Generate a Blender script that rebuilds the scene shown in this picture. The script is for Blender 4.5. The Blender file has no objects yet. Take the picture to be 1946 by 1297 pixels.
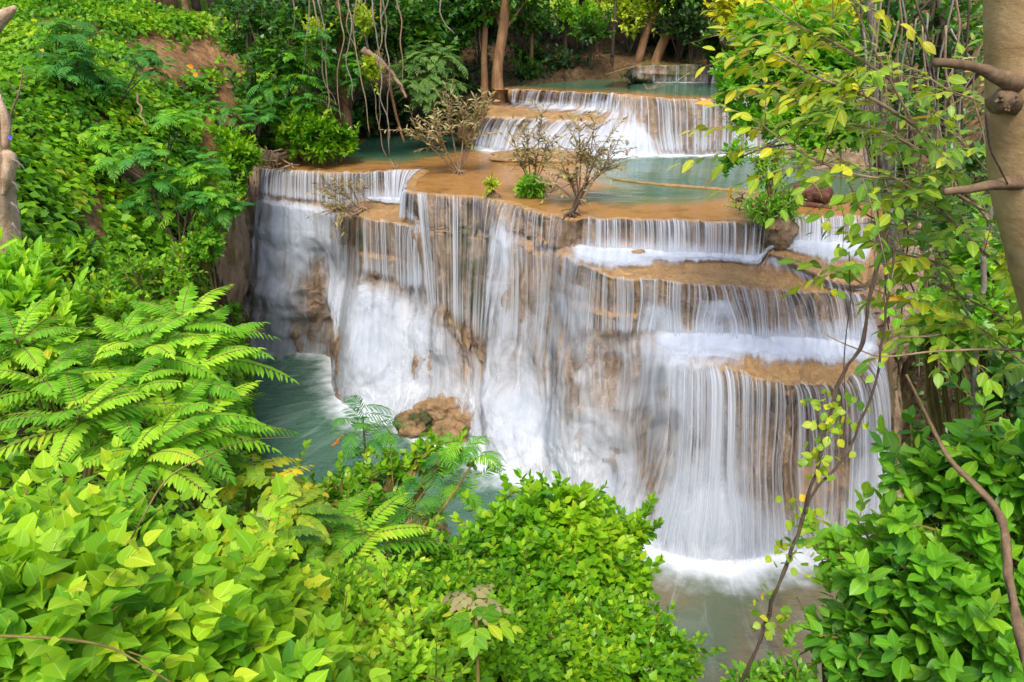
import bpy, math, random
import numpy as np
from mathutils.geometry import delaunay_2d_cdt
from mathutils import Vector
R = math.radians
S = bpy.context.scene
# ------------------------------------------------------------ camera, sky, sun, exposure
CAMZ, PITCH, FPX, CX, CY = 11.2, R(24.0), 1513.0, 973.0, 648.5
cam = bpy.data.cameras.new("camera")
cam.sensor_width = 36.0
cam.lens = 36.0 * FPX / 1946.0
cam.clip_start = 0.05
cam.clip_end = 500
camo = bpy.data.objects.new("camera", cam)
S.collection.objects.link(camo)
camo.location = (0, 0, CAMZ)
camo.rotation_euler = (R(90) - PITCH, 0, 0)
S.camera = camo
SUN_EL, SUN_AZ = R(58), R(-172)      # azimuth from +Y towards +X
w = bpy.data.worlds.new("World")
S.world = w
w.use_nodes = True
nt = w.node_tree
bg = nt.nodes["Background"]
sky = nt.nodes.new("ShaderNodeTexSky")
sky.sky_type = 'NISHITA'
sky.sun_disc = False
sky.sun_elevation = SUN_EL
sky.sun_rotation = SUN_AZ
sky.dust_density = 3.0
nt.links.new(sky.outputs[0], bg.inputs[0])
bg.inputs[1].default_value = 0.15
sun = bpy.data.lights.new("sun", 'SUN')
sun.energy = 1.5
sun.angle = R(18)
sun.color = (1.0, 0.95, 0.86)
suno = bpy.data.objects.new("sun", sun)
S.collection.objects.link(suno)
sd = Vector((math.sin(SUN_AZ) * math.cos(SUN_EL), math.cos(SUN_AZ) * math.cos(SUN_EL), math.sin(SUN_EL)))
suno.rotation_euler = sd.to_track_quat('Z', 'Y').to_euler()
suno.location = sd * 60
S.view_settings.view_transform = 'Standard'
S.view_settings.look = 'None'
S.view_settings.gamma = 1
S.view_settings.use_curve_mapping = False
S.view_settings.exposure = 0.95
S.cycles.transparent_max_bounces = 48
S.cycles.max_bounces = 8
S.cycles.use_denoising = True

# ------------------------------------------------------------ helpers
rng = np.random.default_rng(7)
_cp, _sp = math.cos(PITCH), math.sin(PITCH)
def ray(px, py):
    xc = (np.asarray(px, float) - CX) / FPX
    yc = (CY - np.asarray(py, float)) / FPX
    return np.stack([xc, _cp + yc * _sp, -_sp + yc * _cp], -1)
def at_z(px, py, z):
    r = ray(px, py); t = (z - CAMZ) / r[..., 2]
    return np.array([0, 0, CAMZ]) + r * t[..., None] if np.ndim(t) else np.array([0, 0, CAMZ]) + r * t
def at_y(px, py, Y):
    r = ray(px, py); t = Y / r[..., 1]
    return np.array([0, 0, CAMZ]) + r * (t[..., None] if np.ndim(t) else t)
def proj(P):
    P = np.asarray(P, float)
    d = P - np.array([0, 0, CAMZ])
    zc = d[..., 1] * _cp - d[..., 2] * _sp
    yc = d[..., 1] * _sp + d[..., 2] * _cp
    zc = np.maximum(zc, 1e-3)
    return CX + FPX * d[..., 0] / zc, CY - FPX * yc / zc
def nrm(v):
    return v / np.maximum(np.linalg.norm(v, axis=-1, keepdims=True), 1e-9)

def _hash(ix, iy, iz, seed):
    n = (ix * 374761393 + iy * 668265263 + iz * 2147483647 + seed * 1274126177) & 0xffffffff
    n = ((n ^ (n >> 13)) * 1274126177) & 0xffffffff
    n = ((n ^ (n >> 16)) * 2246822519) & 0xffffffff
    return ((n ^ (n >> 15)) & 0xffffff) / float(0xffffff)
def vnoise(x, y=0.0, z=0.0, seed=0):
    """value noise, -1..1"""
    x, y, z = np.broadcast_arrays(np.asarray(x, float), np.asarray(y, float), np.asarray(z, float))
    ix, iy, iz = (np.floor(a).astype(np.int64) for a in (x, y, z))
    fx, fy, fz = x - ix, y - iy, z - iz
    fx, fy, fz = (f * f * (3 - 2 * f) for f in (fx, fy, fz))
    def h(a, b, c): return _hash(ix + a, iy + b, iz + c, seed)
    x00 = h(0,0,0) * (1 - fx) + h(1,0,0) * fx
    x10 = h(0,1,0) * (1 - fx) + h(1,1,0) * fx
    x01 = h(0,0,1) * (1 - fx) + h(1,0,1) * fx
    x11 = h(0,1,1) * (1 - fx) + h(1,1,1) * fx
    return 2 * ((x00 * (1 - fy) + x10 * fy) * (1 - fz) + (x01 * (1 - fy) + x11 * fy) * fz) - 1
def fbm(x, y=0.0, z=0.0, seed=0, o=4):
    s = 0; a = 1; t = 0
    for k in range(o):
        s = s + a * vnoise(np.asarray(x) * 2**k, np.asarray(y) * 2**k, np.asarray(z) * 2**k, seed + k * 17)
        t += a; a *= 0.5
    return s / t
def smooth(a, b, x):
    t = np.clip((x - a) / (b - a), 0, 1)
    return t * t * (3 - 2 * t)

def mesh_arrays(name, V, F, mat, smooth_sh=True, uv=None, attrs=None, mats=None, midx=None):
    """V (n,3); F: list of (m,k) int arrays"""
    me = bpy.data.meshes.new(name)
    V = np.ascontiguousarray(V, np.float32)
    F = [np.asarray(f, np.int32) for f in F if len(f)]
    me.vertices.add(len(V)); me.vertices.foreach_set("co", V.ravel())
    loops = np.concatenate([f.ravel() for f in F])
    tot = np.concatenate([np.full(len(f), f.shape[1], np.int32) for f in F])
    st = np.concatenate([[0], np.cumsum(tot)[:-1]]).astype(np.int32)
    me.loops.add(len(loops)); me.loops.foreach_set("vertex_index", loops)
    me.polygons.add(len(tot)); me.polygons.foreach_set("loop_start", st)
    me.update(calc_edges=True)
    me.polygons.foreach_set("use_smooth", np.full(len(tot), smooth_sh, bool))
    if uv is not None:
        l = me.uv_layers.new(name="UVMap")
        l.data.foreach_set("uv", np.ascontiguousarray(np.asarray(uv, np.float32)[loops]).ravel())
    for k, a in (attrs or {}).items():
        at = me.attributes.new(k, 'FLOAT', 'POINT')
        at.data.foreach_set("value", np.ascontiguousarray(a, np.float32))
    if mat is not None: me.materials.append(mat)
    return me
def link(name, me, parent=None, **props):
    o = bpy.data.objects.new(name, me)
    S.collection.objects.link(o)
    if parent is not None: o.parent = parent
    for k, v in props.items():
        if v: o[k] = v
    return o
def grid_faces(nr, nc):
    i = np.arange((nr - 1) * (nc - 1)); r = i // (nc - 1); c = i % (nc - 1)
    a = r * nc + c
    return np.stack([a, a + 1, a + nc + 1, a + nc], -1)
def grid_normals(G):
    du = np.gradient(G, axis=1); dv = np.gradient(G, axis=0)
    return nrm(np.cross(dv, du))
def inside(poly, x, y):
    x = np.asarray(x, float); y = np.asarray(y, float)
    c = np.zeros(x.shape, bool)
    px, py = poly[:, 0], poly[:, 1]
    for i in range(len(poly)):
        j = i - 1
        cond = (py[i] > y) != (py[j] > y)
        if py[i] == py[j]: continue
        c ^= cond & (x < (px[j] - px[i]) * (y - py[i]) / (py[j] - py[i]) + px[i])
    return c
def dist_poly(poly, x, y, closed=True):
    P = np.stack([np.ravel(x), np.ravel(y)], -1)
    d = np.full(len(P), 1e9)
    n = len(poly)
    for i in range(n if closed else n - 1):
        a = poly[i][:2]; b = poly[(i + 1) % n][:2]
        ab = b - a
        t = np.clip(((P - a) @ ab) / max(ab @ ab, 1e-9), 0, 1)
        d = np.minimum(d, np.hypot(*(P - a - t[:, None] * ab).T))
    return d.reshape(np.shape(x))
def sd_poly(poly, x, y):
    d = dist_poly(poly, x, y)
    return np.where(inside(poly, x, y), d, -d)

# ------------------------------------------------------------ materials
def new_mat(name):
    m = bpy.data.materials.new(name); m.use_nodes = True
    n = m.node_tree; n.nodes.clear()
    return m, n
class NT:
    def __init__(s, name):
        s.m, s.t = new_mat(name)
        s.out = s.t.nodes.new("ShaderNodeOutputMaterial")
    def n(s, typ, **kw):
        nd = s.t.nodes.new(typ)
        for k, v in kw.items():
            if k.startswith("i_"): nd.inputs[k[2:].replace("_", " ")].default_value = v
            else: setattr(nd, k, v)
        return nd
    def l(s, a, b): s.t.links.new(a, b)
    def attr(s, name): return s.n("ShaderNodeAttribute", attribute_name=name).outputs["Fac"]
    def math(s, op, a, b=0.0, c=0.0, clamp=False):
        nd = s.n("ShaderNodeMath", operation=op, use_clamp=clamp)
        for i, v in enumerate((a, b, c)):
            if hasattr(v, "is_linked") or hasattr(v, "links"): s.l(v, nd.inputs[i])
            else: nd.inputs[i].default_value = v
        return nd.outputs[0]
    def mix(s, fac, a, b):
        nd = s.n("ShaderNodeMix", data_type='RGBA')
        for i, v in ((0, fac), (6, a), (7, b)):
            if hasattr(v, "links"): s.l(v, nd.inputs[i])
            else: nd.inputs[i].default_value = v if i == 0 else (*v, 1)
        return nd.outputs[2]
    mixc = mix
    def ramp(s, fac, stops, interp='LINEAR'):
        nd = s.n("ShaderNodeValToRGB"); cr = nd.color_ramp; cr.interpolation = interp
        while len(cr.elements) < len(stops): cr.elements.new(0.5)
        for e, (p, c) in zip(cr.elements, stops):
            e.position = p; e.color = (*c, 1) if len(c) == 3 else c
        s.l(fac, nd.inputs[0]); return nd.outputs[0]
    def smoothstep(s, a, b, x):
        nd = s.n("ShaderNodeMapRange", interpolation_type='SMOOTHSTEP')
        s.l(x, nd.inputs[0])
        for i, v in ((1, a), (2, b)):
            if hasattr(v, "links"): s.l(v, nd.inputs[i])
            else: nd.inputs[i].default_value = v
        return nd.outputs[0]
    def noise(s, vec, scale, detail=3, rough=0.55, dist=0.0):
        nd = s.n("ShaderNodeTexNoise"); s.l(vec, nd.inputs["Vector"])
        nd.inputs["Scale"].default_value = scale; nd.inputs["Detail"].default_value = detail
        nd.inputs["Roughness"].default_value = rough; nd.inputs["Distortion"].default_value = dist
        return nd.outputs["Fac"]
    def mapping(s, vec, scale, loc=(0, 0, 0)):
        nd = s.n("ShaderNodeMapping"); s.l(vec, nd.inputs[0])
        nd.inputs["Scale"].default_value = scale; nd.inputs["Location"].default_value = loc
        return nd.outputs[0]
    def bump(s, h, strength=0.5, dist=0.05):
        nd = s.n("ShaderNodeBump"); nd.inputs["Strength"].default_value = strength
        nd.inputs["Distance"].default_value = dist; s.l(h, nd.inputs["Height"])
        return nd.outputs[0]
    def uvy(s):
        x = s.n("ShaderNodeSeparateXYZ"); s.l(s.uv(), x.inputs[0]); return x.outputs[1]
    def obj(s): return s.n("ShaderNodeTexCoord").outputs["Object"]
    def uv(s): return s.n("ShaderNodeTexCoord").outputs["UV"]
    def principled(s, col, rough=0.6, spec=0.5, normal=None, **kw):
        b = s.n("ShaderNodeBsdfPrincipled")
        if hasattr(col, "links"): s.l(col, b.inputs["Base Color"])
        else: b.inputs["Base Color"].default_value = (*col, 1)
        if hasattr(rough, "links"): s.l(rough, b.inputs["Roughness"])
        else: b.inputs["Roughness"].default_value = rough
        b.inputs["Specular IOR Level"].default_value = spec
        if normal is not None: s.l(normal, b.inputs["Normal"])
        return b.outputs[0]
    def finish(s, sh):
        s.l(sh, s.out.inputs["Surface"]); return s.m

def mat_travertine():
    k = NT("travertine")
    o = k.obj()
    n1 = k.noise(o, 1.3, 5, 0.6); n2 = k.noise(o, 9.0, 5, 0.65)
    fl = k.noise(k.mapping(o, (5, 5, 0.35)), 1.0, 4, 0.6)
    wall = k.ramp(fl, [(0.3, (0.11, 0.07, 0.04)), (0.5, (0.27, 0.185, 0.115)), (0.7, (0.40, 0.30, 0.21))])
    n4 = k.noise(o, 3.1, 5, 0.7, 0.8); n5 = k.noise(o, 22.0, 4, 0.7)
    och = k.ramp(k.math('ADD', k.math('MULTIPLY', n4, 0.5), k.math('MULTIPLY', n5, 0.5)), [(0.30, (0.14, 0.075, 0.03)), (0.44, (0.32, 0.18, 0.07)), (0.56, (0.46, 0.27, 0.10)), (0.70, (0.62, 0.45, 0.24))])
    col = k.mix(k.attr("ochre"), wall, och)
    moss = k.ramp(k.noise(o, 2.2, 4), [(0.3, (0.035, 0.05, 0.01)), (0.7, (0.10, 0.10, 0.03))])
    mm = k.math('MULTIPLY', k.attr("moss"), k.smoothstep(0.42, 0.58, n1))
    col = k.mix(mm, col, moss)
    h = k.math('ADD', k.math('MULTIPLY', n2, 0.6), fl)
    h = k.math('ADD', h, k.math('MULTIPLY', k.noise(o, 30, 3), 0.3))
    return k.finish(k.principled(col, 0.55, 0.4, k.bump(k.math('ADD', h, k.math('MULTIPLY', n5, 0.6)), 0.9, 0.07)))
def mat_veil(name, fine=1.0, seed=0.0, drape=False, soft=0.0):
    k = NT(name)
    uv = k.uv()
    m1 = k.noise(k.mapping(uv, (3.0 * fine, 0.16 if drape else 0.10, 1), (seed, seed * 2, seed)), 1.0, 2, 0.5)
    m2 = k.noise(k.mapping(uv, (10 * fine, 0.30 if drape else 0.12, 1), (seed + 3, seed, 0)), 1.0, 2, 0.55)
    m3 = k.noise(k.mapping(uv, (30 * fine, 0.5 if drape else 0.2, 1), (seed + 5, seed, 0)), 1.0, 1, 0.5)
    if drape:
        m4 = k.noise(k.mapping(uv, (1.3, 0.7, 1), (seed, 9, 0)), 1.0, 4, 0.6, 0.9)
        st = k.math('ADD', k.math('MULTIPLY', m1, 0.27), k.math('MULTIPLY', m2, 0.27 - soft * .15))
        st = k.math('ADD', st, k.math('MULTIPLY', m3, 0.09 - soft * .06))
        st = k.math('ADD', st, k.math('MULTIPLY', m4, 0.37 + soft * .21))
    else:
        st = k.math('ADD', k.math('MULTIPLY', m1, 0.38), k.math('MULTIPLY', m2, 0.44))
        st = k.math('ADD', st, k.math('MULTIPLY', m3, 0.18))
    d = k.attr("dens")
    lo = k.math('SUBTRACT', 0.69, k.math('MULTIPLY', d, 0.38 if drape else 0.33))
    hi = k.math('ADD', lo, (0.27 + soft * .15) if drape else 0.17)
    a = k.smoothstep(lo, hi, st)
    a = k.math('MULTIPLY', a, k.smoothstep(0.0, 0.12, d))
    a = k.math('MULTIPLY', a, k.math('ADD', 0.52 if drape else 0.50, k.math('MULTIPLY', d, 0.36)), clamp=True)
    col = k.mix(m2, (0.56, 0.62, 0.71), (0.83, 0.87, 0.93))
    nb = k.bump(k.math('ADD', m2, k.math('MULTIPLY', m3, 0.5)), 0.35, 0.05)
    df = k.n("ShaderNodeBsdfDiffuse"); k.l(col, df.inputs[0]); k.l(nb, df.inputs["Normal"])
    tl = k.n("ShaderNodeBsdfTranslucent"); k.l(col, tl.inputs[0])
    mx = k.n("ShaderNodeMixShader"); mx.inputs[0].default_value = 0.35
    k.l(df.outputs[0], mx.inputs[1]); k.l(tl.outputs[0], mx.inputs[2])
    tr = k.n("ShaderNodeBsdfTransparent")
    m = k.n("ShaderNodeMixShader"); k.l(a, m.inputs[0]); k.l(tr.outputs[0], m.inputs[1]); k.l(mx.outputs[0], m.inputs[2])
    return k.finish(m.outputs[0])
def mat_spray():
    k = NT("spray"); uv = k.uv()
    a = k.noise(k.mapping(uv, (1.5, 0.75, 1)), 1.0, 5, 0.62, 1.6); b = k.noise(k.mapping(uv, (7, 0.6, 1)), 1.0, 3, 0.6, 0.6)
    st = k.math('ADD', k.math('MULTIPLY', a, 0.7), k.math('MULTIPLY', b, 0.3)); d = k.attr("dens")
    lo = k.math('SUBTRACT', 0.66, k.math('MULTIPLY', d, 0.30))
    al = k.math('MULTIPLY', k.smoothstep(lo, k.math('ADD', lo, 0.30), st), k.math('MULTIPLY', k.smoothstep(0.0, 0.25, d), 0.85))
    df = k.n("ShaderNodeBsdfDiffuse"); df.inputs[0].default_value = (.84, .87, .91, 1)
    tl = k.n("ShaderNodeBsdfTranslucent"); tl.inputs[0].default_value = (.84, .87, .91, 1)
    mx = k.n("ShaderNodeMixShader"); mx.inputs[0].default_value = 0.3; k.l(df.outputs[0], mx.inputs[1]); k.l(tl.outputs[0], mx.inputs[2])
    tr = k.n("ShaderNodeBsdfTransparent"); m = k.n("ShaderNodeMixShader"); k.l(al, m.inputs[0]); k.l(tr.outputs[0], m.inputs[1]); k.l(mx.outputs[0], m.inputs[2])
    return k.finish(m.outputs[0])
def mat_pool(name, deep, mid, shallow, flow=(0.5, 2.2), rip=0.25, streak=False):
    k = NT(name)
    o = k.obj()
    dp = k.attr("depth"); fm = k.attr("foam")
    n1 = k.noise(k.mapping(o, (0.5, 1.0, 1)), 1.2, 4, 0.6, 0.5)
    n2 = k.noise(k.mapping(o, (flow[0], flow[1], 1)), 1.7, 4, 0.6)
    d2 = k.math('ADD', dp, k.math('MULTIPLY', k.math('SUBTRACT', n1, 0.5), 0.55))
    sh = k.mix(k.noise(o, 5, 5, 0.7), tuple(c * 0.72 for c in shallow), tuple(min(1, c * 1.25) for c in shallow))
    sh = k.mix(k.smoothstep(0.5, 0.75, k.noise(o, 1.1, 3)), sh, tuple(c * 0.55 for c in shallow))
    col = k.mix(k.smoothstep(0.12, 0.5, d2), sh, mid)
    col = k.mix(k.smoothstep(0.5, 0.95, d2), col, deep)
    fx = k.attr("fdir")
    fs = k.noise(k.mapping(k.uv(), (2.6, 0.6, 1)), 1.0, 4, 0.6, 0.6)
    fb = k.noise(o, 1.6, 4, 0.6)
    st_ = k.smoothstep(0.48, 0.72, k.noise(k.mapping(k.uv(), (3.5, 0.45, 1), (7, 3, 0)), 1.0, 5, 0.65, 0.8))
    col = k.mixc(k.math('MULTIPLY', st_, k.math('MULTIPLY', 0.32 if streak else 0.0, k.smoothstep(5.5, 0.5, k.n("ShaderNodeSeparateXYZ").outputs[1] if False else k.uvy()))), col, (0.42, 0.50, 0.47))
    fa = k.smoothstep(0.46, 1.08, k.math('ADD', k.math('ADD', k.math('MULTIPLY', fm, 0.80), k.math('MULTIPLY', fs, 0.42)), k.math('MULTIPLY', k.math('SUBTRACT', fb, 0.5), 0.7)))
    nb = k.bump(k.math('ADD', k.math('MULTIPLY', n2, 1.0), k.math('MULTIPLY', k.noise(k.mapping(o, (2, 6, 1)), 2.0, 3), 0.35)), rip, 0.12)
    wtr = k.principled(col, 0.13, 0.5, nb)
    df = k.principled((0.74, 0.78, 0.82), 0.8, 0.2)
    m = k.n("ShaderNodeMixShader"); k.l(fa, m.inputs[0]); k.l(wtr, m.inputs[1]); k.l(df, m.inputs[2])
    return k.finish(m.outputs[0])
def mat_ground():
    k = NT("soil")
    o = k.obj()
    n1 = k.noise(o, 0.6, 5, 0.6); n2 = k.noise(o, 5, 6, 0.7)
    soil = k.ramp(n2, [(0.3, (0.16, 0.075, 0.03)), (0.5, (0.34, 0.18, 0.08)), (0.7, (0.50, 0.29, 0.14))])
    litter = k.ramp(n2, [(0.35, (0.022, 0.018, 0.009)), (0.55, (0.07, 0.05, 0.025)), (0.75, (0.14, 0.085, 0.045))])
    col = k.mix(k.attr("bare"), litter, soil)
    grass = k.ramp(k.noise(o, 3, 4), [(0.3, (0.16, 0.26, 0.015)), (0.7, (0.36, 0.48, 0.04))])
    col = k.mix(k.attr("lawn"), col, grass)
    h = k.math('ADD', n2, k.math('MULTIPLY', n1, 1.5))
    return k.finish(k.principled(col, 0.9, 0.15, k.bump(h, 0.9, 0.12)))
def mat_leaf(name, stops, rough=0.42, trans=0.32, spec=0.4, tint=1.25, vein=False):
    k = NT(name)
    r = k.attr("rnd")
    col = k.ramp(r, stops)
    o = k.obj()
    if vein:
        sp_ = k.smoothstep(0.66, 0.74, k.noise(o, 17.0, 3, 0.6)); col = k.mixc(k.math('MULTIPLY', sp_, 0.65), col, (.20, .14, .03))
        ax_ = k.math('ABSOLUTE', k.attr("lx"))
        v1 = k.smoothstep(0.045, 0.0, ax_)
        ph = k.math('SUBTRACT', k.math('MULTIPLY', k.attr("ly"), 7.0), k.math('MULTIPLY', ax_, 7.0))
        v2 = k.math('MULTIPLY', k.smoothstep(0.10, 0.0, k.math('ABSOLUTE', k.math('SUBTRACT', k.math('FRACT', ph), 0.5))), 0.55)
        vv = k.math('MAXIMUM', v1, v2)
        br = k.n("ShaderNodeHueSaturation"); br.inputs["Value"].default_value = 1.45; br.inputs["Saturation"].default_value = .85
        k.l(col, br.inputs["Color"]); col = k.mix(k.math('MULTIPLY', vv, 0.6), (0, 0, 0), (0, 0, 0)) if False else k.mixc(k.math('MULTIPLY', vv, 0.6), col, br.outputs[0])
    vary = k.noise(o, 1.1, 2)
    hs = k.n("ShaderNodeHueSaturation"); hs.inputs["Saturation"].default_value = 1.0
    k.l(col, hs.inputs["Color"]); k.l(k.math('ADD', 0.72, k.math('MULTIPLY', vary, 0.56)), hs.inputs["Value"])
    pr = k.principled(hs.outputs[0], rough, spec)
    tl = k.n("ShaderNodeBsdfTranslucent")
    mc = k.n("ShaderNodeMix", data_type='RGBA', blend_type='MULTIPLY'); mc.inputs[0].default_value = 1
    k.l(hs.outputs[0], mc.inputs[6]); mc.inputs[7].default_value = (tint * 1.15, tint, tint * 0.5, 1)
    k.l(mc.outputs[2], tl.inputs[0])
    m = k.n("ShaderNodeMixShader"); m.inputs[0].default_value = trans
    k.l(pr, m.inputs[1]); k.l(tl.outputs[0], m.inputs[2])
    return k.finish(m.outputs[0])
def mat_bark(name, c1, c2, c3, sc=(6, 6, 1.5), bump=0.6):
    k = NT(name)
    o = k.obj()
    n1 = k.noise(k.mapping(o, sc), 1.0, 6, 0.65, 0.3); n2 = k.noise(o, 3.0, 3)
    n3 = k.noise(o, 26.0, 4, 0.6)
    col = k.ramp(k.math('ADD', k.math('MULTIPLY', n1, 0.7), k.math('MULTIPLY', n3, 0.3)), [(0.32, c1), (0.5, c2), (0.68, c3)])
    col = k.mix(k.smoothstep(0.52, 0.75, n2), col, tuple(0.6 * c for c in c2))
    return k.finish(k.principled(col, 0.8, 0.25, k.bump(k.math('ADD', n1, k.math('MULTIPLY', n3, 0.4)), bump, 0.03)))

M = {}
M['rock'] = mat_travertine()
# ------------------------------------------------------------ cascades: travertine wall + water veils
def pchip(xk, Yk, x):
    """monotone-ish cubic interpolation of rows Yk (n, ...) at x"""
    Yk = np.asarray(Yk, float); h = np.diff(xk); sh = (slice(None),) + (None,) * (Yk.ndim - 1)
    dl = np.diff(Yk, axis=0) / h[sh]
    m = np.zeros_like(Yk); m[0] = dl[0]; m[-1] = dl[-1]
    a, b = dl[:-1], dl[1:]
    ok = a * b > 0
    m[1:-1] = np.where(ok, 2 * a * b / np.where(ok, a + b, 1), 0)
    i = np.clip(np.searchsorted(xk, x, side='right') - 1, 0, len(xk) - 2)
    t = ((x - xk[i]) / h[i])[sh]; H = h[i][sh]
    return ((2*t**3 - 3*t**2 + 1) * Yk[i] + (t**3 - 2*t**2 + t) * H * m[i] + (-2*t**3 + 3*t**2) * Yk[i+1] + (t**3 - t**2) * H * m[i+1])

def solve_columns(cols, z0):
    """each column: list of (px, py, 'z', z) | (px, py, 'd', dy from the lip row) | None -> (ncol, nrow, 3)"""
    out = []
    for c in cols:
        P = []
        for r_ in c:
            if r_ is None: P.append(None); continue
            if len(r_) == 2: P.append(at_z(r_[0], r_[1], z0))
            elif r_[2] == 'z': P.append(at_z(r_[0], r_[1], r_[3]))
            elif r_[2] == 'd': P.append(at_y(r_[0], r_[1], P[0][1] - r_[3]))
        for i in range(len(P)):
            if P[i] is None:
                a = i - 1
                b = i
                while P[b] is None: b += 1
                for j in range(i, b): P[j] = P[a] + (P[b] - P[a]) * (j - a) / (b - a)
        out.append(P)
    return np.array(out)

FANS = [(700,560,790,110,.5),(800,620,760,70,.4),(1000,680,900,130,.5),(1110,500,700,90,.35),(1255,565,640,45,.6),(1372,565,620,45,.7),(1350,860,1060,130,.5),(955,400,640,60,.55),(560,400,650,90,.3),(1225,240,300,50,.6)]
def warpU(px, py, U, nz=1.0):
    for cx, y0, y1, rx, kk in FANS:
        U = U - (px - cx) / np.where(px > 1100, 112., 82.) * kk * smooth(y0, y1, py) * np.exp(-((px - cx) / rx) ** 2)
    return U + nz * .10 * vnoise(px / 60., py / 90., seed=91) + nz * .04 * vnoise(px / 20., py / 60., seed=92)
UPV = np.array([0, 0, 1.0])
class Cascade:
    def __init__(s, cols, z0, dens, free, walls, lips, nu, nseg, seed=0, scal=0.16, flute=1.0):
        C = solve_columns(cols, z0)
        d = np.linalg.norm(np.diff(C, axis=0), axis=-1).mean(1)
        k = np.concatenate([[0], np.cumsum(np.maximum(d, 0.05))])
        s.u = np.linspace(0, k[-1], nu)
        G = pchip(k, C, s.u)                         # nu,nrow,3
        s.D = pchip(k, np.array(dens, float), s.u)
        s.FD = pchip(k, np.array(free, float), s.u)
        s.k = k
        G = G.transpose(1, 0, 2)                     # nrow,nu,3
        T = nrm(np.gradient(G[lips[0]], axis=0)); T[:, 2] = 0
        win = np.hanning(61); win /= win.sum()
        T = np.stack([np.convolve(np.pad(T[:, i], 30, 'edge'), win, 'valid') for i in range(3)], -1)
        T = nrm(T)
        s.nout = np.stack([T[:, 1], -T[:, 0], 0 * T[:, 0]], -1)
        s.nout[s.nout[:, 1] > 0.6] *= -1
        for j, li in enumerate(lips):
            am = scal * (1 if j == 0 else 1.1)
            f = am * (0.9 * fbm(s.u * 0.9, j * 7.3, seed=seed, o=3) + 0.5 * vnoise(s.u * 3.1, j * 3.3, seed=seed + 5) + 0.28 * vnoise(s.u * 9, j, seed=seed + 9))
            G[li] += s.nout * f[:, None]
            G[li][:, 2] += 0.02 * vnoise(s.u * 5, j * 5, seed=seed + 3)
            if li + 1 < len(G): G[li + 1] += s.nout * (0.35 * f)[:, None]
        s.G = G; s.lips = lips; s.walls = walls; s.nseg = nseg; s.seed = seed; s.flute = flute
    def surface(s, disp=True, rows=None, off=0.0):
        out, rowp = [], []
        nr = len(s.G)
        r0, r1 = rows or (0, nr - 1)
        for i in range(r0, r1):
            n = s.nseg[i]
            for t in np.arange(n) / n:
                P = s.G[i] * (1 - t) + s.G[i + 1] * t
                out.append(P); rowp.append(i + t)
        out.append(s.G[r1]); rowp.append(float(r1))
        A = np.array(out); rp = np.array(rowp)
        for _ in range(2 if off == 0 else 4):        # soften the corners
            A[1:-1] = 0.25 * A[:-2] + 0.5 * A[1:-1] + 0.25 * A[2:]
        vv_ = np.concatenate([[0], np.cumsum(np.linalg.norm(np.diff(A, axis=0), axis=-1).mean(1))])
        U_, V_ = np.meshgrid(s.u, vv_)
        lm = smooth(4.2, 5.0, rp) * smooth(len(s.G) - 1.0, len(s.G) - 1.8, rp) if len(s.G) > 6 else smooth(2.1, 3, rp) * 0
        if len(s.G) > 6:
            def led0(a, b): return smooth(0.3, 0.8, np.convolve(np.pad(((s.G[b] - s.G[a]) * s.nout).sum(-1), 8, 'edge'), np.ones(17) / 17, 'valid'))
            keep_ = 1 - led0(5, 6)[None] * (smooth(4.55, 4.95, rp) * smooth(6.6, 6.15, rp))[:, None]
            keep_ = keep_ * (1 - led0(1, 4)[None] * (smooth(4.7, 4.3, rp))[:, None])
            lm = lm[:, None] * keep_
        else: lm = lm[:, None]
        A = A + s.nout[None] * ((lm * (.30 * fbm(U_ * .75, V_ * .8, seed=201, o=2) + .12 * fbm(U_ * 2.1, V_ * 1.6, seed=202, o=3)))[..., None])
        N = grid_normals(A)
        N = np.where((N * s.nout[None]).sum(-1, keepdims=True) + 0.8 * N[..., 2:3] < 0, -N, N)
        if disp:
            def led(a, b):
                L_ = ((s.G[b] - s.G[a]) * s.nout).sum(-1)
                return smooth(0.45, 1.0, np.convolve(np.pad(L_, 8, 'edge'), np.ones(17) / 17, 'valid'))
            l1 = led(1, s.lips[1]) if len(s.lips) > 1 else np.ones(len(s.u)); l2 = led(5, 6) if len(s.lips) > 2 else l1
            LD = np.where(rp[:, None] < 4.6, l1[None], l2[None]) if len(s.lips) > 2 else np.repeat(l1[None], len(rp), 0)
            plat = smooth(0.0, 0.6, rp)[:, None] + 0 * LD
            wallm = np.zeros(len(rp))
            for (a, b) in s.walls:
                t = (rp - a) / (b - a); wallm = np.maximum(wallm, np.where((t > 0) & (t < 1), np.sin(np.pi * np.clip(t, 0, 1)) ** 0.6, 0))
            v = np.concatenate([[0], np.cumsum(np.linalg.norm(np.diff(A, axis=0), axis=-1).mean(1))])
            U, V = np.meshgrid(s.u, v)
            uw = U + 0.25 * vnoise(U * 0.7, V * 0.7, seed=s.seed + 20)
            f = 0.16 * (1 - np.abs(vnoise(uw * 1.5, V * 0.22, seed=s.seed)) * 2) + 0.10 * fbm(uw * 4, V * 0.5, seed=s.seed + 1, o=3)
            b = 0.10 * fbm(U * 1.3, V * 1.3, seed=s.seed + 2, o=3)
            fine = 0.034 * fbm(U * 7, V * 7, seed=s.seed + 4, o=4)
            rec = -0.26
            s.recess = rec
            wm = wallm[:, None] * LD + plat * (1 - LD)
            A = A + N * (wm * s.flute * (f + b + rec * (0.35 + 0.65 * LD)) + fine)[..., None]
        if off: A = A + (s.nout[None] * .78 + UPV * .62) * off
        return A, rp
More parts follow.
